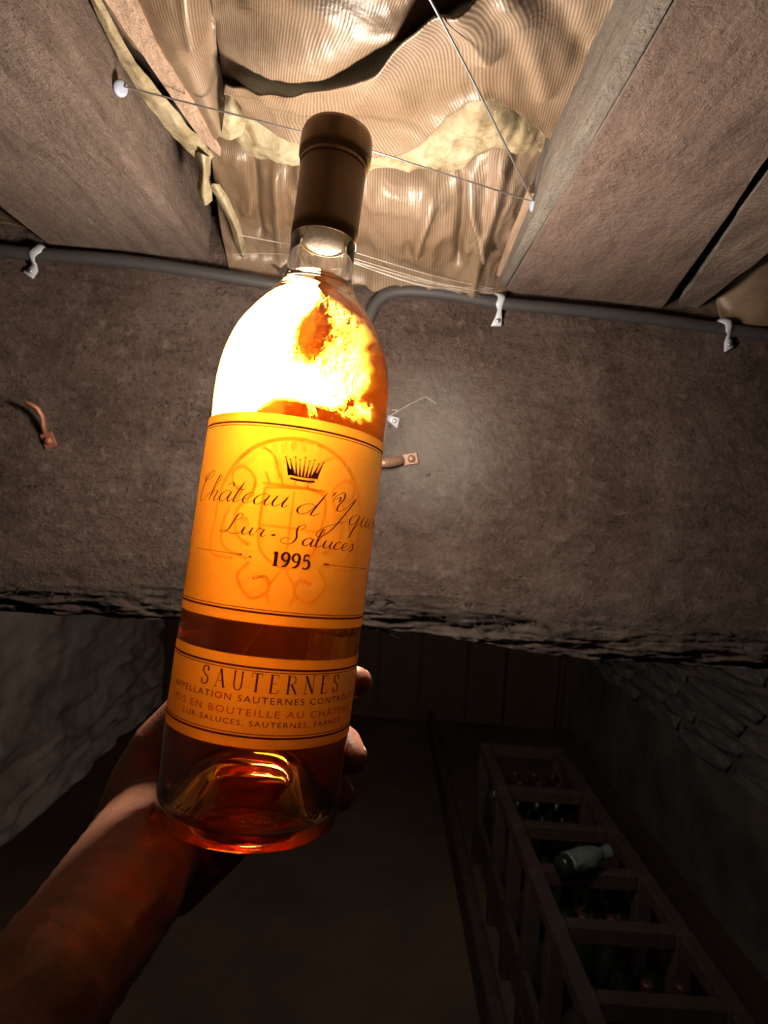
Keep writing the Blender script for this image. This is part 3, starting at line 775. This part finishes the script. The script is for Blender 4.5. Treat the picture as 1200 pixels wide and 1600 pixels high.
inner = [(.0093, .25)] + innersh[::-1] + [(RB - TH, .11), (RB - TH, .05), (RB - TH, .014), (.0330, .0075), (.0300, .0062), (.0262, .0082), (.0215, .0150), (.0165, .0238), (.012, .0282), (.006, .0305), (0, .0308)]
bottle = empty('wine_bottle', B0)
tag(bottle, 'bottle of golden wine with cream labels, held up in a hand against the light', 'bottle')
bm = bmesh.new(); lathe(bm, outer + inner, MB, 128)
gl = finish('glass_body', bm, M_GLASS, bottle, origin=B0)
# local z of the glass must follow the bottle for its texture: keep world mesh, rotate object
RG = Matrix((-xr, tocam, zax)).transposed()          # right-handed frame of the bottle
gl.data.transform(RG.to_4x4().inverted()); gl.rotation_euler = RG.to_euler()
# embossed rim marks near the foot
bm = bmesh.new()
for k in range(16):
    if k in (4, 5, 11): continue
    a = radians(-48 + k * 6.4)
    for j in range(2 + k % 2):
        aa = a + j * .035; c = Vector(((RB + .0001) * sin(aa), (RB + .0001) * cos(aa), .0125 + .0012 * (j % 2)))
        q = Vector((sin(aa), cos(aa), 0)).to_track_quat('Z', 'Y').to_matrix().to_4x4()
        lathe(bm, [(0, .0005), (.0007, .0003), (.0009, -.0002)], MB @ Matrix.Translation(c) @ q, 8)
o = finish('embossed_marks', bm, M_GLASS, bottle); o['kind'] = 'stuff'
FILL = .2305
iw = [(r, h) for r, h in innersh if h < FILL - .001]
g = .00008
wprof = [(0, FILL)] + [(.0112, FILL), (.0118, FILL + .0004)] + [(r + g, h) for r, h in iw[::-1]] + [(RB - TH + g, .11), (RB - TH + g, .05), (RB - TH + g, .014), (.0330 + g, .0075 - g), (.0300, .0062 - g), (.0262, .0082 - g), (.0215, .0150 - g), (.0165, .0238 - g), (.012, .0282 - g), (.006, .0305 - g), (0, .0308 - g)]
bm = bmesh.new(); lathe(bm, wprof, MB, 128); finish('wine', bm, M_WINE, bottle)
bm = bmesh.new(); lathe(bm, [(0, .247), (.0080, .247), (.0092, .2482), (.00925, .252), (.00925, .296), (0, .2965)], MB, 40); finish('cork', bm, M_CORK, bottle)
# foil capsule, open at its lower end
bm = bmesh.new()
lathe(bm, [(.01455, .2490), (.01475, .2490), (.01475, .2560), (.01480, .275), (.01490, .2862), (.01510, .2868), (.0162, .2880), (.0164, .2900), (.0163, .2975), (.0156, .3000), (.0140, .3010), (0, .3014)], MB, 72)
lathe(bm, [(.01455, .2490), (.01455, .2860), (.0158, .2875), (.0160, .2975), (.0135, .3000), (0, .3004)], MB, 72)
cap = finish('capsule', bm, M_CAPSULE, bottle)
bm = bmesh.new(); lathe(bm, [(.01480, .2835), (.0152, .2838), (.01535, .2845), (.0152, .2855), (.01485, .2860)], MB, 72); finish('bead', bm, M_CAPSULE, cap)

# ---- labels; angles in radians about the axis, 0 faces the camera, + to the right; s in mm along the arc
CEN = radians(3.0)
def cyl(s, h, r=RB + .00012):
    a = s / 1000 / RB + CEN; return BL((r * sin(a), r * cos(a), h / 1000))
def label_sheet(name, half, h0, h1, sag=0):
    bm = bmesh.new(); nu = 90; nv = 10
    grid_plane(bm, lambda u, v: cyl(-half + 2 * half * u, h0 + (h1 - h0) * v), nu, nv)
    return finish(name, bm, M_LABEL, bottle)
lab1 = label_sheet('front_label', 61.0, 83.0, 161.0); lab1['label'] = 'large cream front label with crown and script'
lab2 = label_sheet('lower_label', 61.0, 38.5, 71.0); lab2['label'] = 'narrow cream label with capital lettering'
def ribbon(bm, pts, wf, r, close=False):
    "pts 2D in mm; wf(i, dir) -> width in mm; mapped to the bottle"
    n = len(pts); L_ = []
    for i, p in enumerate(pts):
        t = (pts[min(i + 1, n - 1)] - pts[max(i - 1, 0)])
        if t.length < 1e-9: t = Vector((1, 0, 0))
        t.normalize(); nn = Vector((-t.y, t.x, 0)); w = wf(i, t) / 2
        a = p + nn * w; b = p - nn * w
        L_.append((bm.verts.new(cyl(a.x, a.y, r)), bm.verts.new(cyl(b.x, b.y, r))))
    for a, b in zip(L_, L_[1:]): bm.faces.new((a[0], a[1], b[1], b[0]))
R_INK = RB + .00022; R_REL = RB + .00017
def border(half, h0, h1, off, w, cr, par):
    bm = bmesh.new(); x = half - off; a = h0 + off * .7; b = h1 - off * .7; pts = []
    def seg(p, q, n): 
        for k in range(n): pts.append(p + (q - p) * k / n)
    V = lambda x, y: Vector((x, y, 0))
    seg(V(-x + cr, a), V(x - cr, a), 80); 
    for k in range(7): t = -pi / 2 + pi / 2 * k / 6; pts.append(V(x - cr + cr * cos(t), a + cr + cr * sin(t)))
    seg(V(x, a + cr), V(x, b - cr), 8)
    for k in range(7): t = pi / 2 * k / 6; pts.append(V(x - cr + cr * cos(t), b - cr + cr * sin(t)))
    seg(V(x - cr, b), V(-x + cr, b), 80)
    for k in range(7): t = pi / 2 + pi / 2 * k / 6; pts.append(V(-x + cr + cr * cos(t), b - cr + cr * sin(t)))
    seg(V(-x, b - cr), V(-x, a + cr), 8)
    for k in range(7): t = pi + pi / 2 * k / 6; pts.append(V(-x + cr + cr * cos(t), a + cr + cr * sin(t)))
    pts.append(pts[0].copy())
    ribbon(bm, pts, lambda i, t: w, R_INK); return bm
for lb, h0, h1 in ((lab1, 83.0, 161.0), (lab2, 38.5, 71.0)):
    finish('border_line', border(61, h0, h1, 5.6, .75, 3.5, lb), M_INK, lb)
    finish('border_line', border(61, h0, h1, 7.2, .28, 3.0, lb), M_INK, lb)

G = {  # script letters: strokes of control points, x-height 1
 'a': (1.06, [[(.78,.82),(.5,1.0),(.16,.78),(.04,.35),(.24,.0),(.56,.22),(.80,.95)],[(.80,.95),(.72,.28),(.86,.0),(1.08,.28)]]),
 'e': (.78, [[(.0,.3),(.35,.45),(.6,.78),(.42,1.0),(.16,.72),(.1,.25),(.34,.0),(.78,.32)]]),
 'u': (1.06, [[(.0,.3),(.2,1.0)],[(.2,1.0),(.12,.3),(.3,.0),(.6,.3),(.8,1.0)],[(.8,1.0),(.72,.25),(.86,.0),(1.08,.3)]]),
 'h': (1.02, [[(.0,.2),(.36,1.5),(.42,2.2),(.26,2.3),(.16,1.6),(.06,.0)],[(.08,.4),(.4,.95),(.62,.85),(.56,.2),(.72,.0),(1.02,.32)]]),
 't': (.66, [[(.3,1.9),(.12,.4),(.26,.0),(.66,.32)],[(-.08,1.22),(.2,1.14),(.6,1.2)]]),
 'd': (1.1, [[(.78,.82),(.5,1.0),(.16,.78),(.04,.35),(.24,.0),(.56,.22),(.82,1.1),(.98,2.2)],[(.98,2.2),(.76,.3),(.88,.0),(1.15,.3)]]),
 'l': (.62, [[(.0,.2),(.34,1.4),(.42,2.1),(.26,2.25),(.14,1.5),(.08,.3),(.24,.0),(.62,.3)]]),
 'q': (1.1, [[(.78,.82),(.5,1.0),(.16,.78),(.04,.35),(.24,.0),(.56,.22),(.80,1.0)],[(.80,1.0),(.66,-.2),(.52,-1.3)],[(.6,-.5),(.8,-.1),(1.1,.3)]]),
 'c': (.78, [[(.62,.78),(.44,1.0),(.14,.72),(.08,.25),(.32,.0),(.78,.32)]]),
 'r': (.84, [[(.0,.3),(.2,1.05)],[(.2,1.05),(.32,.88),(.6,.92)],[(.6,.92),(.46,.3),(.6,.0),(.84,.3)]]),
 's': (.76, [[(.0,.2),(.4,1.08)],[(.4,1.08),(.56,.5),(.38,.02),(.08,.1)],[(.3,.03),(.76,.3)]]),
 'm': (1.5, [[(.0,.5),(.18,1.0),(.1,.0)],[(.1,.3),(.44,1.0),(.56,.8),(.46,.0)],[(.48,.3),(.86,1.0),(1.0,.8),(.9,.2),(1.06,.0),(1.4,.3)]]),
 'C': (1.55, [[(.62,1.9),(.9,2.1),(1.12,2.5),(.9,2.75),(.52,2.2),(.22,1.2),(.28,.2),(.62,-.05),(1.1,.3),(1.5,.9)],[(.5,2.6),(.2,2.2),(.3,1.7)]]),
 'Y': (1.75, [[(.0,1.7),(.02,2.3),(.4,2.75),(.62,2.3),(.46,1.4),(.62,1.0),(1.0,1.3),(1.6,2.5)],[(1.6,2.5),(1.2,.8),(.8,-.7),(.3,-1.5),(.0,-1.2),(.4,-.5),(1.6,.3)],[(.1,2.0),(.34,2.3),(.38,1.8)]]),
 'L': (1.45, [[(.75,1.6),(1.1,1.9),(1.15,2.4),(.82,2.4),(.62,1.5),(.4,.4),(.0,.0),(-.25,.15),(.1,.3),(.7,.0),(1.2,.05),(1.5,.35)]]),
 'S': (1.5, [[(1.05,1.9),(1.3,2.2),(1.15,2.5),(.8,2.2),(.76,1.6),(.92,.8),(.7,.1),(.2,-.05),(-.2,.3),(.1,.7),(.45,.6)]]),
 "'": (.4, [[(.3,2.4),(.2,2.0)]]), '^': (0, [[(-.86,1.35),(-.5,1.72),(-.28,1.38)]]), '-': (.7, [[(.15,.45),(.5,.5)]]), ' ': (.5, []),
 # capitals with serifs, height 1
}
def script_line(bm, text, x0, x1, y, xh, slant=.42, rise=0.0, thick=.72, thin=.2, hook=None):
    total = sum(G[c][0] for c in text); k = (x1 - x0) / total; cx = x0
    for c in text:
        adv, strokes = G[c]
        for st in strokes:
            pts = catmull([Vector((cx + px * k + py * xh * slant, y + py * xh, 0)) for px, py in st], 9)
            m = len(pts)
            def wf(i, t):
                e = min(1, min(i, m - 1 - i) / 4 + .25)
                dn = max(0, abs(t.y) - .45) / .55
                heavy = dn if t.y < 0 else dn * .12
                return (thin + (thick - thin) * heavy) * e
            ribbon(bm, pts, wf, R_INK)
        cx += adv * k
bm = bmesh.new()
script_line(bm, 'Cha^teau', -47.5, -2.5, 126.3, 4.3)
script_line(bm, "d'", .5, 12.5, 124.8, 4.3)
script_line(bm, 'Yquem', 12.0, 52.0, 123.6, 4.3, thick=.75)
o = finish('script_lettering', bm, M_INK, lab1)
bm = bmesh.new(); script_line(bm, 'Lur', -26.5, -8.8, 114.6, 3.1, slant=.25, thick=.7, thin=.22); script_line(bm, '-', -8.0, -5, 114.2, 3.1, thick=.8, thin=.7)
script_line(bm, 'Saluces', -2.5, 28.5, 113.2, 3.1, slant=.25, thick=.7, thin=.22); finish('script_lettering', bm, M_INK, lab1)

K = {  # roman letters: (advance, strokes); stroke = (control points, relative weight, smooth?)
 'S': (.68, [([(.56,.74),(.52,.95),(.30,1.0),(.10,.86),(.14,.64),(.32,.52),(.54,.38),(.56,.14),(.32,.0),(.10,.06),(.05,.28)],.9,1)]),
 'A': (.84, [([(.08,.0),(.42,1.0)],.35,0),([(.42,1.0),(.74,.0)],1.1,0),([(.2,.34),(.62,.34)],.3,0),([(-.04,.0),(.2,.0)],.3,0),([(.6,.0),(.88,.0)],.3,0)]),
 'U': (.86, [([(.16,1.0),(.16,.3),(.26,.04),(.44,.0),(.62,.06),(.70,.3),(.70,1.0)],.8,1),([(.02,1.0),(.3,1.0)],.3,0),([(.58,1.0),(.82,1.0)],.3,0)]),
 'T': (.76, [([(.38,1.0),(.38,.0)],1.1,0),([(.02,1.0),(.74,1.0)],.4,0),([(.02,1.02),(.02,.8)],.3,0),([(.74,1.02),(.74,.8)],.3,0),([(.24,.0),(.52,.0)],.3,0)]),
 'E': (.72, [([(.16,1.0),(.16,.0)],1.1,0),([(.02,1.0),(.62,1.0)],.35,0),([(.02,.0),(.66,.0)],.35,0),([(.16,.53),(.5,.53)],.3,0),([(.62,1.0),(.62,.8)],.3,0),([(.66,.0),(.66,.22)],.3,0)]),
 'R': (.82, [([(.16,1.0),(.16,.0)],1.1,0),([(.02,1.0),(.4,1.0),(.62,.88),(.62,.64),(.4,.52),(.16,.52)],.55,1),([(.38,.52),(.76,.0)],1.0,0),([(.02,.0),(.3,.0)],.3,0),([(.66,.0),(.86,.0)],.3,0)]),
 'N': (.92, [([(.16,1.0),(.16,.0)],.4,0),([(.14,1.0),(.76,.0)],1.1,0),([(.76,1.0),(.76,.0)],.4,0),([(.0,1.0),(.24,1.0)],.3,0),([(.04,.0),(.28,.0)],.3,0),([(.64,1.0),(.9,1.0)],.3,0)]),
 '1': (.56, [([(.3,1.0),(.3,.0)],1.4,0),([(.3,.98),(.1,.84)],.5,0),([(.1,.0),(.5,.0)],.4,0)]),
 '9': (.66, [([(.58,.62),(.5,.46),(.28,.42),(.10,.58),(.10,.82),(.30,1.0),(.52,.9),(.58,.62),(.5,.25),(.34,.05),(.12,.0)],1.1,1)]),
 '5': (.64, [([(.54,.98),(.18,.98)],.8,0),([(.18,.98),(.13,.56)],.7,0),([(.13,.56),(.34,.64),(.54,.5),(.56,.2),(.36,.0),(.1,.06)],1.1,1)]),
}
def roman(bm, text, x0, x1, y, h, w, gap=.25):
    tot = sum(K[c][0] + gap for c in text) - gap; k = (x1 - x0) / tot; cx = x0
    for c in text:
        adv, st = K[c]
        for pts, wt, sm in st:
            pp = [Vector((cx + a * k, y + b * h, 0)) for a, b in pts]
            pp = catmull(pp, 7) if sm else [pp[0] + (pp[1] - pp[0]) * i / 3 for i in range(4)]
            ribbon(bm, pp, lambda i, t: w * wt * (0.45 + .55 * abs(t.y) if sm else 1), R_INK)
        cx += (adv + gap) * k
bm = bmesh.new(); roman(bm, '1995', -5.5, 8.9, 104.6, 5.2, .95, .1)
finish('year', bm, M_INK, lab1)
bm = bmesh.new(); V2 = lambda a, b: Vector((a, b, 0))
ribbon(bm, [V2(-42 + i * 2.1, 107.4 - .02 * i) for i in range(13)], lambda i, t: .16 + .5 * max(0, (i - 11)) , R_INK)
ribbon(bm, [V2(-14.0 + .3 * i, 106.8) for i in range(4)], lambda i, t: .55, R_INK)
ribbon(bm, [V2(14.6 + .35 * i, 107.2) for i in range(8)], lambda i, t: .7 - .05 * i, R_INK)
ribbon(bm, [V2(17.5 + i * 2.1, 107.1) for i in range(13)], lambda i, t: .18, R_INK)
finish('rule_line', bm, M_INK, lab1)['kind'] = 'stuff'
# crown
bm = bmesh.new()
cx, cy = 1.9, 137.0
ribbon(bm, [V2(cx - 4.6 + i * .92, cy + .5 - .35 * sin(pi * i / 10)) for i in range(11)], lambda i, t: .8, R_INK)
ribbon(bm, [V2(cx - 5.0 + i * 1.0, cy + 1.9 - .35 * sin(pi * i / 10)) for i in range(11)], lambda i, t: .35, R_INK)
for k in range(9):
    s = (k - 4) / 4; a = V2(cx + s * 4.8, cy + 1.7); b = V2(cx + s * 7.2, cy + 8.2 + (1 - abs(s)) * .8 - (k % 2) * .9)
    ribbon(bm, [a, a + (b - a) * .5, b], lambda i, t: (1.35, .6, .12)[i] * (1.25 if abs(s) > .6 else .75), R_INK)
    ribbon(bm, [b + V2(-.28, 0), b + V2(.28, 0)], lambda i, t: .5, R_INK)
for s in (-1, 1): ribbon(bm, [V2(cx + s * 4.2, cy + 2.0), V2(cx + s * 5.2, cy + 3.8)], lambda i, t: 1.7, R_INK)
finish('crown_emblem', bm, M_INK, lab1)
# watermark coat of arms: thick and thin paper
bm = bmesh.new(); cx, cy = -.5, 125.0
arc = [V2(cx + 31 * cos(a), cy - 2 + 29.5 * sin(a)) for a in [radians(-6 + 192 * k / 60) for k in range(61)]]
ribbon(bm, arc, lambda i, t: 1.5, R_REL)
def loop(pts, w, b_=None): ribbon(b_ or bm, catmull([V2(cx + a, cy + b) for a, b in pts], 8), lambda i, t: w, R_REL)
loop([(-11, 8), (-11, -10), (-8, -17), (0, -21), (8, -17), (11, -10), (11, 8), (-11, 8)], 1.1)
loop([(0, 8), (0, -20)], .9); loop([(-11, -6), (11, -6)], .9)
for s in (-1, 1):
    loop([(s * 13, -20), (s * 17, -26), (s * 11, -33), (s * 5, -30), (s * 6, -25), (s * 11, -26)], 1.2)
    loop([(s * 1, -22), (s * 5, -29), (s * 4, -34)], .9)
    loop([(s * 14, -14), (s * 20, -10), (s * 21, -2), (s * 17, 3), (s * 15, 10), (s * 20, 15), (s * 25, 13), (s * 24, 8), (s * 20, 6), (s * 24, 0), (s * 27, -9), (s * 24, -16), (s * 14, -19)], 1.2)
    loop([(s * 31, -5), (s * 31, -18), (s * 20, -19.5)], 1.0)
    loop([(s * 6, 12), (s * 9, 20), (s * 14, 23)], 1.0)
for q in range(4): loop([(-9 + q * 4.5, 9), (-11.5 + q * 5.6, 14)], .9)
loop([(-12, 9.5), (12, 9.5)], 1.1)
finish('watermark', bm, M_RELIEF, lab1)
bm = bmesh.new()
def blob(x, y, rx, ry, seed):
    n = 18; c = bm.verts.new(cyl(cx + x, cy + y, R_REL)); rg = []
    for k in range(n):
        a = 2 * pi * k / n; f = 1 + .3 * noise.noise(Vector((cos(a) * 1.4, sin(a) * 1.4, seed)))
        rg.append(bm.verts.new(cyl(cx + x + rx * f * cos(a), cy + y + ry * f * sin(a), R_REL)))
    for k in range(n): bm.faces.new((c, rg[k], rg[(k + 1) % n]))
for i, b_ in enumerate([(-5.5, 1, 3.2, 4), (5.5, 1, 3.2, 4), (-5.5, -11, 3, 3.4), (5.5, -11, 3, 3.4), (-18, 6, 2.2, 5), (18, 6, 2.2, 5), (-24, -2, 1.6, 6), (24, -2, 1.6, 6), (-17, -8, 2.2, 4), (17, -8, 2.2, 4),
                        (-20, 19, 3.6, 3.2), (20, 19, 3.6, 3.2), (0, 15, 3, 2.4), (-7, 17, 2.2, 2.6), (7, 17, 2.2, 2.6), (-10, -27, 2.4, 2.2), (10, -27, 2.4, 2.2), (-6, 24, 1.2, 2.4), (-2.4, 25, 1.2, 2.4), (1.4, 25, 1.2, 2.4), (5.2, 24.6, 1.2, 2.4), (-9.4, 22.8, 1.2, 2.2), (8.8, 23.4, 1.2, 2.2), (-15, -16, 2.6, 1.4), (15, -16, 2.6, 1.4)]): blob(*b_, i * 3.1)
finish('watermark', bm, M_RELIEF_THIN, lab1)

# lower label
bm = bmesh.new(); roman(bm, 'SAUTERNES', -26.7, 29.8, 58.6, 6.6, .7, .5); finish('capital_lettering', bm, M_INK, lab2)
def font_line(text, half, y, h, m, par):
    c = bpy.data.curves.new('line', 'FONT'); c.body = text; c.size = 1; c.space_character = 1.25; c.align_x = 'CENTER'; c.resolution_u = 3
    t = bpy.data.objects.new('line', c); COL.objects.link(t)
    bpy.context.view_layer.update(); dg = bpy.context.evaluated_depsgraph_get()
    me = bpy.data.meshes.new_from_object(t.evaluated_get(dg)); bpy.data.objects.remove(t); bpy.data.curves.remove(c)
    xs = [v.co.x for v in me.vertices]; x0, x1 = min(xs), max(xs); ys = max(v.co.y for v in me.vertices)
    base = .72
    for v in me.vertices:
        s = (v.co.x - (x0 + x1) / 2) / (x1 - x0) * 2 * half; v.co = cyl(s, y + v.co.y / base * h, R_INK)
    return link('capital_lettering', me, m, par)
font_line('APPELLATION SAUTERNES CONTRÔLÉE', 43, 54.6, 2.4, M_INK, lab2)
font_line('MIS EN BOUTEILLE AU CHÂTEAU', 41, 49.8, 2.6, M_INK2, lab2)
font_line('LUR-SALUCES, SAUTERNES, FRANCE', 34, 46.3, 2.0, M_INK, lab2)

# ------------------------------------------------------------------ the hand and forearm
_b = bmesh.new(); bmesh.ops.create_icosphere(_b, subdivisions=2, radius=1.0)
ICO_V = [v.co.copy() for v in _b.verts]; ICO_F = [[v.index for v in f.verts] for f in _b.faces]; _b.free()
def capsule_chain(bm, pts, seg=16):
    """pts: (Vector, radius); spheres joined by cones"""
    for (a, ra), (b, rb) in zip(pts, pts[1:]):
        n = max(2, int((b - a).length / (min(ra, rb) * 0.35)))
        for k in range(n + 1):
            t = k / n; p = a.lerp(b, t); r = ra + (rb - ra) * t
            vs = [bm.verts.new(p + c * r) for c in ICO_V]
            for f in ICO_F: bm.faces.new([vs[i] for i in f])
def H(*l): return [(P(x, y, d), r / 1000) for x, y, d, r in l]
hb = bmesh.new()
chains = [
 H((-420, 2160, .165, 30), (-200, 1880, .182, 27), (-60, 1715, .198, 25), (45, 1578, .222, 23.5), (132, 1466, .258, 24), (192, 1382, .300, 26.5), (226, 1325, .338, 27), (246, 1270, .366, 22)),
 # palm rays
 H((230, 1340, .380, 20), (290, 1225, .382, 14), (372, 1108, .3775, 11.5)),
 H((245, 1350, .380, 20), (320, 1250, .386, 14.5), (398, 1162, .380, 12)),
 H((260, 1360, .380, 19), (340, 1280, .385, 14.5), (400, 1218, .380, 11.5)),
 H((272, 1370, .378, 19), (350, 1315, .381, 14), (388, 1272, .377, 10.5)),
 H((300, 1225, .384, 13), (340, 1180, .384, 12), (340, 1280, .386, 13)),
 # fingers
 H((372, 1108, .3775, 11.5), (430, 1085, .3745, 9.8), (496, 1066, .368, 9.4), (536, 1063, .356, 8.4), (556, 1066, .345, 7.9)),
 H((398, 1162, .380, 12), (450, 1150, .3785, 10.2), (504, 1142, .3695, 9.8), (538, 1162, .357, 8.8), (549, 1184, .347, 8.2)),
 H((400, 1218, .380, 11.5), (450, 1212, .377, 9.8), (498, 1206, .3675, 9.2), (523, 1224, .356, 8.3), (530, 1243, .348, 7.7)),
 H((388, 1272, .377, 10.5), (430, 1268, .373, 8.6), (470, 1262, .366, 8.0), (494, 1272, .356, 7.2), (500, 1285, .350, 6.6)),
 # thumb
 H((214, 1300, .366, 23), (222, 1232, .372, 18), (246, 1165, .374, 13.5), (315, 1085, .378, 11), (368, 1018, .3815, 10.2), (402, 950, .384, 8.6)),
 H((232, 1300, .378, 18), (258, 1210, .380, 13), (320, 1150, .384, 10)),
]
for c in chains: capsule_chain(hb, c)
me = bpy.data.meshes.new('hand_raw'); hb.to_mesh(me); hb.free()
t = bpy.data.objects.new('hand_raw', me); COL.objects.link(t)
r_ = t.modifiers.new('r', 'REMESH'); r_.mode = 'VOXEL'; r_.voxel_size = 0.0016; r_.use_smooth_shade = True
s_ = t.modifiers.new('s', 'SMOOTH'); s_.factor = 0.5; s_.iterations = 7
bpy.context.view_layer.update(); dg = bpy.context.evaluated_depsgraph_get()
hm = bpy.data.meshes.new_from_object(t.evaluated_get(dg)); bpy.data.objects.remove(t)
# creases at the thumb base and wrist, and keep the skin outside the glass
creases = [(P(205, 1172, .37), P(262, 1205, .36), .0016, .0022), (P(190, 1195, .37), P(262, 1228, .36), .0014, .0016), (P(180, 1250, .36), P(290, 1262, .36), .0014, .0018), (P(175, 1290, .36), P(300, 1400, .35), .002, .0018)]
inv = MB.inverted()
hm.update()
nrms = [v.normal.copy() for v in hm.vertices]
for v, n in zip(hm.vertices, nrms):
    p = v.co.copy()
    for a, b, w, dep in creases:
        ab = b - a; tt = max(0, min(1, (p - a).dot(ab) / ab.length_squared)); q = a + ab * tt
        # distance seen across the crease line only
        dv = (p - CAM).normalized(); e = (p - q); e = e - dv * e.dot(dv)
        p -= n * dep * math.exp(-(e.length / w) ** 2)
    l = inv @ p
    rad = sqrt(l.x ** 2 + l.y ** 2)
    if rad < RB + .0006 and -.004 < l.z < .2:
        k = (RB + .0006) / rad; p = MB @ Vector((l.x * k, l.y * k, l.z))
    v.co = p
person = link('person', hm, M_SKIN)
tag(person, 'bare forearm and hand reaching from the lower left, holding the bottle from behind', 'person')
def fnail(p, back, along, s=1.0):
    bm = bmesh.new(); x = along.cross(back).normalized(); M = Matrix.Translation(p) @ Matrix((x, along.normalized(), back.normalized())).transposed().to_4x4()
    def f(u, v):
        a = (u - .5) * 1.9; rr = .0072 * s; yy = (v - .5) * .0105 * s * (1 - .25 * abs(u - .5) * 2 * (v > .5)); return M @ Vector((rr * sin(a), yy, rr * cos(a) - rr + .0004 - .0012 * (v - .5) ** 2))
    grid_plane(bm, f, 8, 6); o = finish('fingernail', bm, M_NAILK, person)
    md = o.modifiers.new('thick', 'SOLIDIFY'); md.thickness = 0.0006
for a, b, r, s in ((P(536, 1063, .356), P(556, 1066, .345), .0079, 1), (P(538, 1162, .357), P(549, 1184, .347), .0082, 1), (P(523, 1224, .356), P(530, 1243, .348), .0077, .95), (P(494, 1272, .356), P(500, 1285, .350), .0066, .8), (P(368, 1018, .3815), P(402, 950, .384), .0087, 1.15)):
    al = (b - a).normalized(); axp = MB @ Vector((0, 0, (inv @ b).z)); out = (b - axp); out = (out - al * out.dot(al)).normalized()
    fnail(b - al * .002 + out * (r - .0006), out, al, s)

# ------------------------------------------------------------------ wine rack along the right wall
RX0 = 0.47; RX1 = 0.82; TOP = 0.50
rack = empty('wine_rack', (0.65, 1.8, 0))
tag(rack, 'long low wooden wine rack of open bins standing along the right wall', 'rack')
def rp(name, x0, x1, y0, y1, z0, z1, bev=.004):
    bm = bmesh.new(); boxw(bm, x0, x1, y0, y1, z0, z1)
    bmesh.ops.bevel(bm, geom=bm.edges[:], offset=bev, segments=1, affect='EDGES'); return finish(name, bm, M_RACK, rack, smooth=False)
ys = [1.02, 1.24, 1.46, 1.68, 1.91, 2.15, 2.52]
rp('skirting_board', RX0 - .09, RX0 - .05, 1.0, 3.95, 0, .13)
for y in ys:
    rp('post', RX0, RX0 + .045, y - .022, y + .022, 0, TOP)
    rp('post', RX1 - .045, RX1, y - .022, y + .022, 0, TOP)
    rp('cross_rail', RX0 + .045, RX1 - .045, y - .018, y + .018, TOP - .045, TOP)
    rp('cross_rail', RX0 + .045, RX1 - .045, y - .016, y + .016, .20, .235)
for y0, y1 in zip(ys, ys[1:]):
    rp('top_rail', RX0, RX0 + .04, y0 + .022, y1 - .022, TOP - .04, TOP)
    rp('top_rail', RX1 - .04, RX1, y0 + .022, y1 - .022, TOP - .04, TOP)
    rp('shelf', RX0, RX1, y0 + .022, y1 - .022, .10, .118)
    rp('front_board', RX0, RX0 + .02, y0 + .022, y1 - .022, .118, .22)
# bottles standing in the bins
def mini_profile():
    return [(0, 0), (.034, 0), (.037, .004), (.037, .18), (.032, .205), (.018, .222), (.0145, .232), (.0145, .25)]
mp = bpy.data.meshes.new('bottle_glass'); b_ = bmesh.new(); lathe(b_, mini_profile(), Matrix.Identity(4), 20); bmesh.ops.recalc_face_normals(b_, faces=b_.faces); b_.to_mesh(mp); b_.free(); mp.materials.append(M_GREEN)
mc = bpy.data.meshes.new('bottle_capsule'); b_ = bmesh.new(); lathe(b_, [(.0146, .25), (.0150, .25), (.0152, .298), (.0140, .301), (0, .3015)], Matrix.Identity(4), 16); bmesh.ops.recalc_face_normals(b_, faces=b_.faces); b_.to_mesh(mc); b_.free(); mc.materials.append(M_REDCAP)
for me_ in (mp, mc):
    for p in me_.polygons: p.use_smooth = True
rs = random.Random(21); WHERE = ['nearest', 'second', 'third', 'fourth', 'fifth', 'farthest']
for bi, (y0, y1) in enumerate(zip(ys, ys[1:])):
    n = int((y1 - y0 - .05) / .078)
    for row in range(4):
        for k in range(n):
            if rs.random() < (.45, .3, .35, .2, .1, .05)[bi]: continue
            o = bpy.data.objects.new('wine_bottle', mp); COL.objects.link(o)
            o.location = (RX0 + .062 + row * .0775, y0 + .064 + k * .082, .1185); o.rotation_euler = (0, 0, rs.uniform(0, 6))
            tag(o, 'dark bottle standing in the %s bin of the low rack' % WHERE[bi], 'bottle', 'dark bottles in the %s bin of the wine rack' % WHERE[bi])
            c = bpy.data.objects.new('capsule', mc); COL.objects.link(c); c.parent = o
# foil-wrapped bottle lying across the rack
fb = empty('foil_wrapped_bottle', P(915, 1342, 1.95))
tag(fb, 'bottle in crinkled pale green foil lying across the top of the rack', 'bottle')
z_ = TOP + .04
a = PZ(880, 1352, z_); c = PZ(952, 1330, z_); dr = (c - a).normalized()
M = Matrix.Translation(a) @ dr.to_track_quat('Z', 'Y').to_matrix().to_4x4(); ln = (c - a).length
bm = bmesh.new(); lathe(bm, [(0, 0), (.024, .002), (.029, .02), (.028, ln * .55), (.024, ln * .7), (.017, ln * .8), (.019, ln * .97), (.012, ln), (0, ln)], M, 28)
bmesh.ops.subdivide_edges(bm, edges=[e for e in bm.edges], cuts=2, use_grid_fill=True)
for v in bm.verts: v.co += Vector((noise.noise(v.co * 45), noise.noise(v.co * 45 + Vector((5, 0, 0))), noise.noise(v.co * 45 + Vector((0, 9, 0))))) * .005
finish('foil', bm, M_FOIL, fb, smooth=False)
bm = bmesh.new(); lathe(bm, [(0, -.012), (.023, -.012), (.027, -.004), (.027, .03)], M, 28); finish('bottle_foot', bm, M_GREEN, fb)

# clean-up of helper props
for o in bpy.data.objects:
    if '_w' in o: del o['_w']
